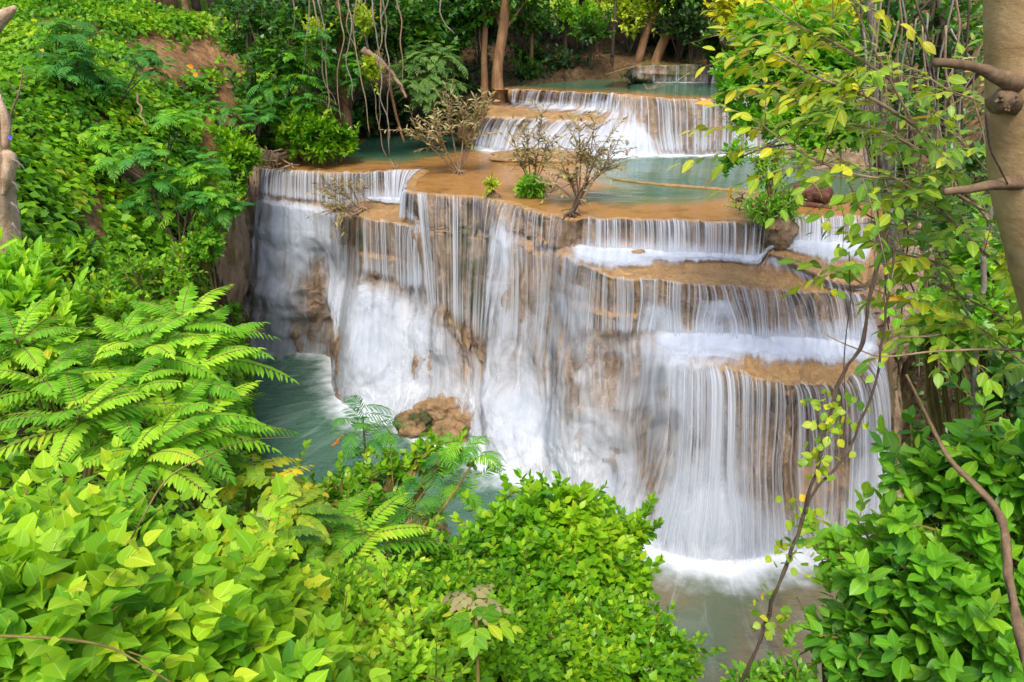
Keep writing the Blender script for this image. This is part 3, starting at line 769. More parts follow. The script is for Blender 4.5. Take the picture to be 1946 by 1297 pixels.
# lower pool
base = main.G[8][:, :2]
bb = base[::14]
low_poly = np.array([(-16,26),(-16,14),(-9,8),(-3,6),(3,5),(12,4),(16,8),(16,24),(8,27)])
shal = ppoly([(1230,1090),(1330,1120),(1420,1150),(1520,1120),(1700,1060),(1900,1200),(1800,1400),(1250,1400),(1270,1200)], 0)
def dep_low(x, y):
    s_ = -sd_poly(shal, x, y)
    px, py = proj(np.stack([x, y, 0 * x], -1))
    g = np.exp(-((px - 1340) / 70) ** 2 - ((py - 1230) / 90) ** 2)
    sh2 = ppoly([(560,940),(640,900),(760,1010),(900,1100)], 0)
    return np.clip(smooth(-0.8, 1.8, s_) * 0.85 + 0.12 + 0.45 * g, 0, 1)
rockl = ppoly([(752,800),(775,830),(830,850),(880,850),(915,820)], 0)
fl = foam_from([(bb[8:], 1.75), (rockl, 0.5)], 1)
def foam_low(x, y):
    f, uv_ = fl(x, y); px, py = proj(np.stack([x, y, 0 * x], -1))
    f = f * (1 - .3 * smooth(660, 600, px)); f = f * (1 + 0.25 * np.exp(-((px - 1350) / 120) ** 2)) * smooth(430, 480, px) * smooth(1705, 1680, px)
    return np.clip(f, 0, 1.2), uv_
pool("lower_pool", low_poly, 0.0, 0.16, M['pool_low'], dep_low, foam_low, kind='structure', label="green lower pool with white foam under the main falls")
# third level pool
l2 = (t2.G[0] - t2.nout * 0.12)[::6, :2]
third = np.concatenate([l2[3:-3], ppoly([(1640,180),(1640,150),(1400,148),(1200,148),(1120,152),(1000,162),(950,166)], 7.76)])
dd = lambda x, y: smooth(0.3, 1.6, dist_poly(l2, x, y, closed=False)) * 0.9
b3 = t3.G[2]
pool("third_pool", third, 7.765, 0.25, M['pool_up'], dd, foam_from([(b3[20:-20:8], 0.35)], 1), kind='structure', label="narrow dark green pool between second and third cascades")
l3 = (t3.G[0] - t3.nout * 0.1)[10:-10:8, :2]
fourth = np.concatenate([l3, ppoly([(1590,108),(1500,96),(1400,96),(1300,105),(1220,118)], 8.4)])
pool("fourth_pool", fourth, 8.4, 0.4, M['pool_up'], lambda x, y: 0.3 + 0 * x, lambda x, y: (0 * x, np.stack([x, y], -1)), kind='structure', label="shallow brown pool above the third cascade")
# ------------------------------------------------------------ terrain
CP = []
for px, py, Y in [(0,20,30),(200,28,30),(350,42,30),(430,40,33),(0,120,23),(200,150,22),(300,110,26),(320,200,24),(400,150,26),(300,260,21),(100,250,18),(0,300,14),(200,380,17.5),(400,330,22.3),
                  (450,335,23.5),(100,450,13.5),(300,480,16),(375,520,18),(250,600,13),(100,600,10),(400,630,17),(440,700,19),(-200,200,18),(-300,500,9)]:
    CP.append(at_y(px, py, Y))
CP = [tuple(p) for p in CP]
CP += [(0,-6,9.9),(-6,-5,10.2),(6,-6,9.5),(0,0,8.9),(-3,0,9.4),(-1.5,2,8.45),(-3,3,8.5),(0,2,7.7),(0,5,5.0),(0,8,2.4),(0.5,10.5,0.3),(0,13,-.9),(-2,5,6.6),(-2,8,4.4),(-2.5,11,2.0),(-2,13.5,-.4),
       (-4,6,7.2),(-5,9,5.6),(-5.5,12,2.6),(-5.9,15,.6),(-4.6,15,-1.1),(-5.5,17,-1.1),(-7.4,17.5,1.5),(-7.9,20,.8),(-6.4,20,-1.2),(-5,13.3,-.2),(-5,23,-1),(0,17,-1),(4,14,-1),(5,10,-1),(4,8,-.8),(3,6.5,.6),(2.5,4,4.2),(2,2,7.2),
       (4,3.5,5.6),(5,6,2.6),(6,2,8.0),(8,5,6.0),(7,8,1.6),(8,11,.2),(10,9,3.5),(9.5,13,-.2),(10.2,15.5,0.),(11.5,12,4.5),(12.5,15,7),(12,18,8.5),(13,10,8),(11,21,7.6),(10.5,24,7.2),(10.8,27,7.6),(12,31,9.2),(16,20,11),
       (14,36,10.4),(18,30,12),(18,5,11),(20,45,11.5),(-9.6,25.5,7.0),(-9.5,28,8.0),(-7,31.5,7.6),(-4,32,7.3),(-1.5,31,7.4),(-1,33,8.0),(-3,36,9.2),(2,33.5,8.2),(0,38,9.4),(5,38,9.3),(5,36,8.7),(9,38,9.0),(12,41,9.6),
       (-12,31,10.2),(-10,35,10.4),(-8,40,10.4),(-20,33,10.4),(-15,50,10.5),(-35,40,10.5),(0,50,10.3),(10,55,10.5),(25,60,11),(-30,70,10.6),(0,80,10.6),(30,85,11),(-35,20,10.6),(-25,8,10.5),(-22,-5,10.6),(-40,0,10.6),(22,-6,11),(40,10,12),(40,40,13),
       (-14,5,10.0),(-9,2,9.6),(-10,8,8.8),(2,20,5),(0,28,5.5),(5,24,5.4),(-4,27,5.4)]
CP += [tuple(at_y(*a)) for a in ((415,372,22.6),(385,425,20.2),(330,490,17.8),(300,540,16.5))]
CPa = np.array(CP)
def rbf_fit(P, zv):
    r_ = np.hypot(P[:, None, 0] - P[None, :, 0], P[:, None, 1] - P[None, :, 1])
    n = len(P); A = np.zeros((n + 3, n + 3)); A[:n, :n] = r_ - np.eye(n) * 0.05
    A[:n, n] = 1; A[:n, n+1:] = P; A[n, :n] = 1; A[n+1:, :n] = P.T
    return np.linalg.solve(A, np.concatenate([zv, [0, 0, 0]]))
_w = rbf_fit(CPa[:, :2], CPa[:, 2])
ja = int(np.argmin(np.abs(uc - 1.3))); jb = int(np.argmin(np.abs(uc - 29.2)))
zone_front = np.concatenate([(main.G[0] + main.nout * -0.75)[ja:jb:12, :2], (main.G[8] + main.nout * 0.6)[ja:jb:12, :2][::-1]])
up_zone = np.concatenate([(main.G[0] + main.nout * -0.7)[i0:i1:12, :2], back])
pool_zone = ppoly([(474,684),(484,730),(494,820),(510,930),(560,985),(700,1020),(820,1070),(930,1090),(1100,1140),(1230,1190),(1240,1297),(1620,1297),(1640,1180),(1560,1100),(1500,1020),(1250,1000),(1000,860),(760,760),(640,700),(560,665)], 0)
z2_zone = np.concatenate([(t2.G[0] - t2.nout * 0.7)[::10, :2], (t2.G[4] + t2.nout * 0.3)[::10, :2][::-1]])
def terrain(x, y, bumps=True):
    x = np.asarray(x, float); y = np.asarray(y, float); sh = x.shape
    xf, yf = x.ravel(), y.ravel()
    zz = np.zeros(len(xf))
    for a in range(0, len(xf), 40000):
        xs, ys = xf[a:a+40000], yf[a:a+40000]
        r_ = np.hypot(xs[:, None] - CPa[None, :, 0], ys[:, None] - CPa[None, :, 1])
        zz[a:a+40000] = r_ @ _w[:len(CPa)] + _w[len(CPa)] + _w[len(CPa)+1] * xs + _w[len(CPa)+2] * ys
    if bumps:
        near = smooth(30, 10, np.hypot(xf, yf))
        zz += (0.35 - 0.2 * near) * fbm(xf * 0.5, yf * 0.5, seed=77, o=4) + 0.08 * fbm(xf * 2, yf * 2, seed=78, o=3)
    def press(poly, lvl, soft):
        nonlocal zz
        k = (xf > poly[:,0].min()-soft) & (xf < poly[:,0].max()+soft) & (yf > poly[:,1].min()-soft) & (yf < poly[:,1].max()+soft)
        if not k.any(): return
        s_ = sd_poly(poly, xf[k], yf[k]); t = smooth(-soft, 0.05, s_)
        zz[k] = np.where(zz[k] > lvl, zz[k] * (1 - t) + lvl * t, zz[k])
    press(up_zone, 5.55, 0.5); press(third, 7.4, 0.4); press(fourth, 8.1, 0.4)
    press(pool_zone, -0.8, 0.45); press(z2_zone, 5.6, 0.15); press(zone_front, -0.9, 0.12)
    return zz.reshape(sh)
ax = np.concatenate([np.arange(-60, -16, 1.0), np.arange(-16, 16, 0.14), np.arange(16, 60, 1.0)])
ay = np.concatenate([np.arange(-12, 1, 0.6), np.arange(1, 34, 0.14), np.arange(34, 46, 0.4), np.arange(46, 110, 2.0)])
TX, TY = np.meshgrid(ax, ay)
TZ = terrain(TX, TY)
_s = np.concatenate([(main.G[r_] * (1 - t_) + main.G[r_ + 1] * t_)[ja:jb:10, :2] for r_ in range(8) for t_ in (0, .5)])
_m = (TX > -9) & (TX < 9.5) & (TY > 12) & (TY < 26); _P = np.stack([TX[_m], TY[_m]], -1); _zz = TZ[_m]; _near = np.zeros(len(_P), bool)
for a_ in range(0, len(_P), 2000): _near[a_:a_+2000] = (((_P[a_:a_+2000, None] - _s[None]) ** 2).sum(-1).min(1) < .38 ** 2)
TZ[_m] = np.where(_near, np.minimum(_zz, -.9), _zz)
Pp = np.stack([TX, TY, TZ], -1)
tpx, tpy = proj(Pp)
def blobs(px, py, L):
    v = 0
    for cx, cy, rx, ry, a in L: v = np.maximum(v, a * np.exp(-(((px - cx) / rx) ** 2 + ((py - cy) / ry) ** 2) ** 1.5))
    return v
BARE = [(305,110,60,42,1.),(385,95,55,40,.9),(430,190,26,70,.8),(395,250,18,40,1.),(185,410,20,60,1.),(300,70,80,25,.7),(150,40,60,14,.6),(80,30,40,16,.6),(175,55,20,20,.6),(455,420,60,60,.3),(440,110,30,60,.6)]
bare = blobs(tpx, tpy, BARE) + 0.25 * smooth(0.1, 0.5, fbm(TX * .8, TY * .8, seed=5)) * (TX < -5)
bare = np.where(TY > 5, bare, 0) + 0.5 * ((TX > 9) & (TY > 20)) + .35 * smooth(31, 36, TY) * (TX > -6)
lawn = smooth(31.0, 33, TY) * (TX < -11) + smooth(42, 48, TY)
M['soil'] = mat_ground()
me = mesh_arrays("ground", Pp.reshape(-1, 3), [grid_faces(*TX.shape)], M['soil'], attrs={"bare": np.clip(bare, 0, 1).ravel(), "lawn": np.clip(lawn, 0, 1).ravel()})
link("ground", me, kind='structure', label="red brown soil banks around the falls")
# ------------------------------------------------------------ plant builders
UP = np.array([0, 0, 1.0])
def tmpl_small():   # folded diamond leaf, 5 verts
    V = np.array([(0,0,0),(-.30,.42,.07),(0,.45,-.02),(.30,.42,.07),(0,1,-.10)])
    return V, np.array([(0,3,2),(0,2,1),(1,2,4),(2,3,4)])
def tmpl_outline(st, fold=.08, droop=.16):
    V = [(0,0,0)]; F = []
    for y, w_ in st:
        zc = -droop * y * y
        V += [(-w_, y, zc + fold * w_ * 2), (0, y, zc), (w_, y, zc + fold * w_ * 2)]
    V.append((0, 1, -droop)); n = len(st)
    F3 = [(0,3,2),(0,2,1)]; F4 = []
    for i in range(n - 1):
        a = 1 + 3 * i; b = a + 3
        F4 += [(a, a+1, b+1, b), (a+1, a+2, b+2, b+1)]
    a = 1 + 3 * (n - 1); t = len(V) - 1
    F3 += [(a, a+1, t), (a+1, a+2, t)]
    for f in F4: F3 += [(f[0], f[1], f[2]), (f[0], f[2], f[3])]
    return np.array(V, float), np.array(F3)
T_SMALL = tmpl_small()
T_OVAL = tmpl_outline([(.12,.13),(.3,.24),(.5,.27),(.7,.21),(.87,.10)])
T_LONG = tmpl_outline([(.12,.09),(.35,.15),(.6,.145),(.82,.08)], .1, .22)
T_HEART = tmpl_outline([(-.07,.14),(-.04,.27),(.06,.38),(.22,.43),(.40,.40),(.56,.32),(.72,.21),(.87,.09)], .08, .16)
T_LOBED = tmpl_outline([(-.08,.16),(0,.34),(.10,.47),(.20,.40),(.30,.46),(.42,.50),(.50,.34),(.64,.22),(.82,.11)], .08, .14)
T_NARROW = tmpl_outline([(.3,.09),(.7,.08)], .05, .25)
T_PINNA = (np.array([(-.06,0,0),(.06,0,0),(.085,.5,-.03),(.05,1,-.14),(-.05,1,-.14),(-.085,.5,-.03)]), np.array([(0,1,2),(0,2,5),(5,2,3),(5,3,4)]))
def leaf_arrays(P, D, N, L, tm, W=None, rnd=None):
    P = np.asarray(P, float); n = len(P)
    D = nrm(D); N = nrm(N - (N * D).sum(-1, keepdims=True) * D); X = np.cross(D, N)
    L = np.broadcast_to(L, (n,)); W = L if W is None else np.broadcast_to(W, (n,))
    V0, F0 = tm
    V = P[:, None] + X[:, None] * (V0[None, :, 0] * W[:, None])[..., None] + D[:, None] * (V0[None, :, 1] * L[:, None])[..., None] + N[:, None] * (V0[None, :, 2] * L[:, None])[..., None]
    F = F0[None] + (np.arange(n) * len(V0))[:, None, None]
    if rnd is None: rnd = rng.random(n)
    A = np.empty((n, len(V0), 3)); A[..., 0] = np.asarray(rnd)[:, None]; A[..., 1] = V0[None, :, 0]; A[..., 2] = V0[None, :, 1]
    return V.reshape(-1, 3), F.reshape(-1, F0.shape[1]), A.reshape(-1, 3)
def join_arrays(L):
    V, F, A = [], [], []; o = 0
    for v, f, a in L:
        V.append(v); F.append(f + o); A.append(a); o += len(v)
    return np.concatenate(V), np.concatenate(F), np.concatenate(A)
def leaf_obj(name, arrs, mat, parent=None, origin=None, **props):
    V, F, A = join_arrays(arrs)
    if origin is not None: V = V - origin
    me = mesh_arrays(name, V, [F], mat, smooth_sh=True, attrs={"rnd": A[:, 0], "lx": A[:, 1], "ly": A[:, 2]})
    return link(name, me, parent, **props)
def rand_dir(n, up=0.0):
    v = rng.normal(size=(n, 3)); v[:, 2] += up
    return nrm(v)
def perp_frame(D):
    a = np.where(np.abs(D[:, 2:3]) > .9, np.array([[1., 0, 0]]), np.array([[0, 0, 1.]]))
    X = nrm(np.cross(D, a)); return X, np.cross(D, X)
def shoots(T, D, ln, n, L, tm, spread=60, grav=0.0, jit=.25, upn=1.0, clr=None, wf=1.0):
    """n leaves round each shoot tip T pointing along D"""
    m = len(T); X, Y = perp_frame(D); out = []
    ph = rng.random(m) * 6.28; base = rng.random(m) if clr is None else clr
    for j in range(n):
        t = j / max(n - 1, 1)
        az = ph + j * 2.4 + rng.normal(size=m) * .3
        a = R(spread * (0.35 + 0.65 * t)) + rng.normal(size=m) * .2
        side = X * np.cos(az)[:, None] + Y * np.sin(az)[:, None]
        d = D * np.cos(a)[:, None] + side * np.sin(a)[:, None]; d[:, 2] -= grav
        d = nrm(d)
        P = T - D * (ln * t)[:, None] if np.ndim(ln) else T - D * ln * t
        Nn = nrm(UP * upn + D * .5 + rng.normal(size=(m, 3)) * jit)
        l = L * (0.7 + .5 * rng.random(m)) * (0.75 + .35 * t)
        out.append(leaf_arrays(P, d, Nn, l, tm, l * wf, np.clip(base * .6 + .4 * rng.random(m) + (.12 if t < .3 else -.05), 0, 1)))
    return out
def clump_tips(C, r, n, flat=0.8, shell=.55, up=.35, view=None):
    d = rand_dir(n, up)
    rad = r * (1 - shell * rng.random(n) ** 2.2) * (1 + .38 * vnoise(d[:, 0] * 2.0 + C[0], d[:, 1] * 2.0 + C[1], d[:, 2] * 2.0 + C[2], seed=3) + .25 * vnoise(d[:, 0] * 5 + C[0], d[:, 1] * 5, d[:, 2] * 5, seed=13)) * np.where(rng.random(n) < .10, 1.28, 1.0)
    T = C + d * rad[:, None] * np.array([1, 1, flat])
    D = nrm(d + UP * .45 + rng.normal(size=(n, 3)) * .25)
    return T, D
def tube_arrays(pts, rad, seg=8, jitter=0.0, sub=6, seed=0, cap=True):
    pts = np.asarray(pts, float); rad = np.broadcast_to(rad, (len(pts),)).astype(float)
    k = np.concatenate([[0], np.cumsum(np.linalg.norm(np.diff(pts, axis=0), axis=1))])
    u = np.linspace(0, k[-1], (len(pts) - 1) * sub + 1) if len(pts) > 2 or sub > 1 else k
    C = pchip(k, pts, u) if len(pts) > 2 else pts[0] + (pts[-1] - pts[0]) * (u / k[-1])[:, None]
    rr = np.interp(u, k, rad)
    T = nrm(np.gradient(C, axis=0))
    a = np.array([0, 0, 1.]) if abs(T[0][2]) < .9 else np.array([1., 0, 0])
    X = np.zeros_like(T); x = nrm(np.cross(T[0], a))
    for i in range(len(T)):
        x = nrm(x - (x @ T[i]) * T[i]); X[i] = x
    Y = np.cross(T, X)
    th = np.arange(seg) / seg * 2 * np.pi
    j = rr[:, None] * (1 + jitter * vnoise(np.cos(th)[None] * 1.6 + seed, np.sin(th)[None] * 1.6, (u / max(rad.max(), .01) * .35)[:, None], seed=seed) + .4 * jitter * vnoise(np.cos(th)[None] * 4 + seed, np.sin(th)[None] * 4, (u / max(rad.max(), .01) * 1.2)[:, None], seed=seed + 1))
    V = C[:, None] + X[:, None] * (np.cos(th)[None] * j)[..., None] + Y[:, None] * (np.sin(th)[None] * j)[..., None]
    n = len(C); i = np.arange((n - 1) * seg); r_ = i // seg; c = i % seg; c2_ = (c + 1) % seg
    F = np.stack([r_ * seg + c, r_ * seg + c2_, (r_ + 1) * seg + c2_, (r_ + 1) * seg + c], -1)
    V = V.reshape(-1, 3)
    if cap:
        V = np.concatenate([V, C[:1] - T[:1] * rr[0] * .2, C[-1:] + T[-1:] * rr[-1] * .3]); a0, b0 = len(V) - 2, len(V) - 1
        s_ = np.arange(seg); s2 = (s_ + 1) % seg; e = (n - 1) * seg
        F = np.concatenate([F, np.stack([s2, s_, s_ * 0 + a0, s_ * 0 + a0], -1)[:, [0, 1, 2, 2]], np.stack([e + s_, e + s2, s_ * 0 + b0, s_ * 0 + b0], -1)[:, [0, 1, 2, 2]]])
    return V, F, np.zeros(len(V))
def tube_obj(name, tubes, mat, parent=None, origin=None, **props):
    V, F, _ = join_arrays(tubes)
    if origin is not None: V = V - origin
    q = F[:, 2] != F[:, 3]
    me = mesh_arrays(name, V, [F[q], F[~q][:, :3]], mat)
    return link(name, me, parent, **props)
def thing(name, loc, label, cat, group=None):
    o = bpy.data.objects.new(name, None); S.collection.objects.link(o)
    o.location = tuple(float(v) for v in loc); o.empty_display_size = .2
    o['label'] = label; o['category'] = cat
    if group: o['group'] = group
    return o
def tz(x, y): return float(terrain(np.array([x]), np.array([y]))[0])
def hit(px, py, y0=1.0, y1=60.0):
    Y = np.linspace(y0, y1, 700); P = at_y(np.full(700, px), np.full(700, py), Y)
    zt = terrain(P[:, 0], P[:, 1]); k = np.argmax(P[:, 2] < zt)
    return P[k] if (P[:, 2] < zt).any() else P[-1]
def cull(P, m=220):
    px, py = proj(P)
    return (px > -m) & (px < 1946 + m) & (py > -m) & (py < 1297 + m) & (P[:, 1] > .3)
def frond_arrays(B, D, ln, npair, ll, lw, droop=.5, tm=None, upn=UP, termin=True, ang=62, rise=0.0):
    """one pinnate frond: returns leaf arrays and rachis points"""
    D = np.asarray(D, float); t = np.linspace(0, 1, npair + 1)
    pts = B + D * (t * ln)[:, None] + np.outer(-droop * ln * t ** 2 + rise * ln * t, UP)
    T = nrm(np.gradient(pts, axis=0))
    X = nrm(np.cross(T, upn)); Nn = nrm(np.cross(X, T))
    env = np.sin(np.pi * (0.12 + 0.83 * t)) ** .55
    idx = np.arange(1, npair + 1)
    out = []
    c = rng.random()
    for s_ in (-1, 1):
        a = R(ang) * (1 - .25 * t[idx]) + rng.normal(size=npair) * .08
        d = T[idx] * np.cos(a)[:, None] + X[idx] * (s_ * np.sin(a))[:, None] - UP * .12
        N2 = Nn[idx] + rng.normal(size=(npair, 3)) * .12 - X[idx] * s_ * .15
        L = ll * env[idx] * (0.9 + .2 * rng.random(npair))
        out.append((pts[idx], d, N2, L, np.full(npair, lw / ll) * L, np.clip(c * .7 + .3 * rng.random(npair), 0, 1)))
    if termin: out.append((pts[-1:], T[-1:], Nn[-1:], np.array([ll * .7]), np.array([lw * .7]), np.array([c])))
    return out, pts
def fronds_obj(fr, tm):
    P, D, N2, L, W, A = (np.concatenate([f[i] for f in fr]) for i in range(6))
    return leaf_arrays(P, D, N2, L, tm, W, A)

# leaf colours
g = lambda *a: a
M['lf_creeper'] = mat_leaf("creeper_leaf", [(0, (.05,.17,.008)), (.45, (.13,.34,.010)), (.85, (.27,.52,.012)), (1, (.5,.5,.02))], .45, .38, .25)
M['lf_front'] = mat_leaf("big_vine_leaf", [(0, (.05,.19,.010)), (.4, (.17,.42,.012)), (.8, (.42,.66,.02)), (1, (.62,.68,.03))], .5, .42, .22, vein=True)
M['lf_sumac'] = mat_leaf("pinnate_leaf", [(0, (.08,.28,.010)), (.5, (.23,.52,.014)), (.9, (.45,.68,.02)), (1, (.60,.50,.04))], .55, .42, .2, vein=True)
M['lf_glossy'] = mat_leaf("glossy_leaf", [(0, (.05,.18,.008)), (.4, (.12,.34,.010)), (.8, (.30,.55,.015)), (1, (.5,.6,.03))], .36, .36, .35)
M['lf_right'] = mat_leaf("broad_glossy_leaf", [(0, (.05,.20,.012)), (.4, (.13,.38,.014)), (.8, (.27,.54,.018)), (1, (.42,.62,.03))], .38, .36, .35, vein=True)
M['lf_yellow'] = mat_leaf("yellowing_leaf", [(0, (.09,.24,.02)), (.35, (.22,.40,.02)), (.7, (.46,.54,.02)), (.93, (.70,.62,.02)), (1, (.8,.42,.03))], .4, .42, vein=True)
M['lf_yellow2'] = mat_leaf("far_yellow_leaf", [(0, (.22,.34,.02)), (.5, (.48,.52,.02)), (1, (.74,.64,.03))], .45, .45)
M['lf_feather'] = mat_leaf("feathery_leaf", [(0, (.03,.15,.022)), (.5, (.07,.28,.03)), (1, (.18,.44,.025))], .55, .35)
M['lf_fbright'] = mat_leaf("bright_feathery_leaf", [(0, (.07,.27,.02)), (.5, (.17,.45,.02)), (1, (.36,.62,.02))], .55, .4)
M['lf_pale'] = mat_leaf("pale_green_leaf", [(0, (.07,.16,.03)), (.5, (.13,.26,.05)), (1, (.22,.36,.06))], .55, .35)
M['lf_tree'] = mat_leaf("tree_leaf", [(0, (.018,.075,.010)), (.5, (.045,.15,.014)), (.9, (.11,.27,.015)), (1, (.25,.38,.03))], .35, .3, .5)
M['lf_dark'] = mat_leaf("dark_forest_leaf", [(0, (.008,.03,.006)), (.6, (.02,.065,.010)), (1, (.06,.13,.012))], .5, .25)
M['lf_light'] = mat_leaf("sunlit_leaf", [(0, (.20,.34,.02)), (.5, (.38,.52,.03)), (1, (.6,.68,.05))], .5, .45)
M['lf_dry'] = mat_leaf("dusty_olive_leaf", [(0, (.20,.16,.08)), (.5, (.34,.29,.13)), (.85, (.42,.38,.16)), (1, (.44,.46,.10))], .7, .25, .2)
M['bark_pale'] = mat_bark("pale_bark", (.26,.15,.08), (.46,.31,.19), (.64,.50,.36), (7,7,2.5), 1.0)
M['bark_tan'] = mat_bark("tan_bark", (.30,.19,.08), (.42,.28,.13), (.50,.36,.19), (2.2,2.2,6), .35)
M['bark_stub'] = mat_bark("stub_bark", (.07,.045,.025), (.17,.11,.06), (.28,.19,.11))
M['bark_red'] = mat_bark("reddish_bark", (.12,.06,.025), (.24,.13,.06), (.36,.22,.12))
M['bark_dark'] = mat_bark("dark_bark", (.03,.022,.014), (.08,.055,.035), (.15,.11,.075))
M['bark_grey'] = mat_bark("grey_bark", (.10,.08,.06), (.22,.18,.14), (.42,.38,.33))
M['stem'] = mat_bark("green_brown_stem", (.10,.07,.02), (.20,.16,.04), (.28,.25,.07))
M['twig'] = mat_bark("dry_twig", (.16,.10,.05), (.30,.20,.12), (.42,.32,.22))
M['deadwood'] = mat_bark("dead_wood", (.05,.02,.012), (.13,.055,.035), (.24,.13,.08), (2,10,10), .9)
def bush(name, label, cat, clumps, leaf, mat, nper=60, nl=6, L=.1, ln=.14, base=None, stem=None, group=None, spread=62, grav=.0, wf=1., stems=True, shell=.5, upn=1., part="foliage", smat=None, srad=.018, up=.35, flat=.85):
    """clumps: (centre xyz, radius)"""
    C = np.array([c[0] for c in clumps])
    if base is None:
        b = C.mean(0); base = np.array([b[0], b[1] + .2, min(max(tz(b[0], b[1] + .2), C[:, 2].min() - 1.4), C[:, 2].mean())])
    t = thing(name, base, label, cat, group)
    arr = []
    for c, r_ in clumps:
        n = max(6, int(nper * r_ ** 2 * 10))
        T, D = clump_tips(np.asarray(c, float), r_, n, shell=shell, up=up, flat=flat)
        ne = max(3, n // 14); Te, De = clump_tips(np.asarray(c, float), r_ * 1.02, ne, shell=.1, up=up, flat=flat)
        De = nrm(De + UP * .25 + rng.normal(size=(ne, 3)) * .35); Te = Te + De * (ln * rng.uniform(.7, 2.0, ne))[:, None]
        arr += shoots(Te, De, ln * 1.7, nl + 3, L * .95, leaf, spread * .9, grav, clr=rng.uniform(.4, .9, ne), wf=wf, upn=upn)
        if stems: sx = [tube_arrays([a_ - b_ * ln * 3.5, a_], [srad * .3, srad * .12], 4, 0, 1) for a_, b_ in zip(Te, De)]; st = (st if 'st' in locals() else []) + sx
        arr += shoots(T, D, ln, nl, L, leaf, spread, grav, clr=np.clip(.5 + .5 * vnoise(T[:, 0] * 1.5, T[:, 1] * 1.5, T[:, 2] * 1.5, seed=9) + rng.normal(size=n) * .12, 0, 1), wf=wf, upn=upn)
        if stems:
            k = min(n, 10)
            stm = []
            for q in range(k):
                stm.append(tube_arrays([np.asarray(c) * .6 + np.asarray(base) * .4 if q else base, (np.asarray(c) + T[q]) / 2 + rng.normal(size=3) * .05 * r_, T[q]], [srad, srad * .6, srad * .3], 5, sub=3))
            arr_st = stm if not 'st' in locals() else st + stm
            st = arr_st
    leaf_obj(part, arr, mat, t, base)
    if stems: tube_obj("stem", st, smat or M['stem'], t, base)
    return t
# ------------------------------------------------------------ creepers that cover the banks
_K = {}
def cover(name, label, cat, reg, n, L, tm, mat, mound=.45, ms=.8, keep=None, layers=3, seed=0, wf=1., droopy=.6, cl=.12, gap=-0.35):
    """leaves over a mounded skin on the terrain; reg = (x0,x1,y0,y1)"""
    x = rng.uniform(reg[0], reg[1], n); y = rng.uniform(reg[2], reg[3], n)
    e = .12
    def zf(x, y): return terrain(x, y, True) + mound * (0.5 + 0.5 * fbm(x * ms, y * ms, seed=seed + 3, o=3)) 
    z0_ = zf(x, y); zx = (zf(x + e, y) - z0_) / e; zy = (zf(x, y + e) - z0_) / e
    Nn = nrm(np.stack([-zx, -zy, np.ones(n)], -1))
    # steep ground needs more leaves than its plan area
    P = np.stack([x, y, z0_], -1)
    rep = np.clip((1 / Nn[:, 2]), 1, 4)
    m = cull(P)
    px, py = proj(P)
    if keep is not None: m &= keep(P, px, py)
    m &= rng.random(n) < rep / 4
    m &= fbm(x * 1.4, y * 1.4, z0_ * 1.4, seed=seed + 8, o=3) > gap + rng.normal(size=n) * .1
    P, Nn = P[m], Nn[m]; k = len(P)
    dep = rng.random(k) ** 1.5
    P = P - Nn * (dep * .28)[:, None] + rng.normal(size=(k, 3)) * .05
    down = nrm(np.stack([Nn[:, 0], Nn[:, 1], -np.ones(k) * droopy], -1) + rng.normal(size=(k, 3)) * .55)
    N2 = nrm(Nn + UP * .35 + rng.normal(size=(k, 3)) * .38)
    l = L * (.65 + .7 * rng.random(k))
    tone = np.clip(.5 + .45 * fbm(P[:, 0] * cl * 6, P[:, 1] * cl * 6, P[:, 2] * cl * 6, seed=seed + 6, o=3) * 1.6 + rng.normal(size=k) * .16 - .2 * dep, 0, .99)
    tone = np.where(rng.random(k) < .01, 1., tone)
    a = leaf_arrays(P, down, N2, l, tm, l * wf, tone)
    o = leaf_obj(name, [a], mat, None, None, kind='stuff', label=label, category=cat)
    return o
def in_bare(px, py, P):
    return blobs(px, py, BARE) * (1 + .5 * fbm(P[:, 0] * 2, P[:, 1] * 2, P[:, 2] * 2, seed=55))
def water_free(P):
    return ~inside(zone_front, P[:, 0], P[:, 1]) & ~inside(up_zone, P[:, 0], P[:, 1]) & (P[:, 2] > .25)
keepL = lambda P, px, py: (rng.random(len(px)) > in_bare(px, py, P) * 1.5) & water_free(P) & (px < 560) & ~((px > 402) & (py > 372) & (py < 575) & (P[:, 1] > 14))
cover("creeper_cover", "heart leaved creepers carpeting the tall left bank", "creeper", (-18, -5, 8, 31.5), 330000, .17, T_SMALL, M['lf_creeper'], .7, .55, keepL, wf=1.35, seed=10)
keepF = lambda P, px, py: water_free(P) & (px < 1400) & (P[:, 1] < 13)
cover("undergrowth", "low mixed undergrowth on the near bank below the camera", "undergrowth", (-8, 3.6, 1.2, 13), 120000, .11, T_SMALL, M['lf_glossy'], .5, 1.2, keepF, wf=1.2, seed=30, gap=-.8)
keepR = lambda P, px, py: water_free(P) & (px > 1500)
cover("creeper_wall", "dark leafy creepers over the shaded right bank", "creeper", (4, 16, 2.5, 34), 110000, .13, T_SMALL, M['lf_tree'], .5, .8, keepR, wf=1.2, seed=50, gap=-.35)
keepB = lambda P, px, py: (P[:, 1] > 30) & (P[:, 2] > 7.9)
cover("forest_floor_plants", "dark low plants on the shaded forest floor", "undergrowth", (-6, 20, 30, 46), 60000, .22, T_SMALL, M['lf_dark'], .5, .6, keepB, wf=1.0, seed=60, gap=-.05)

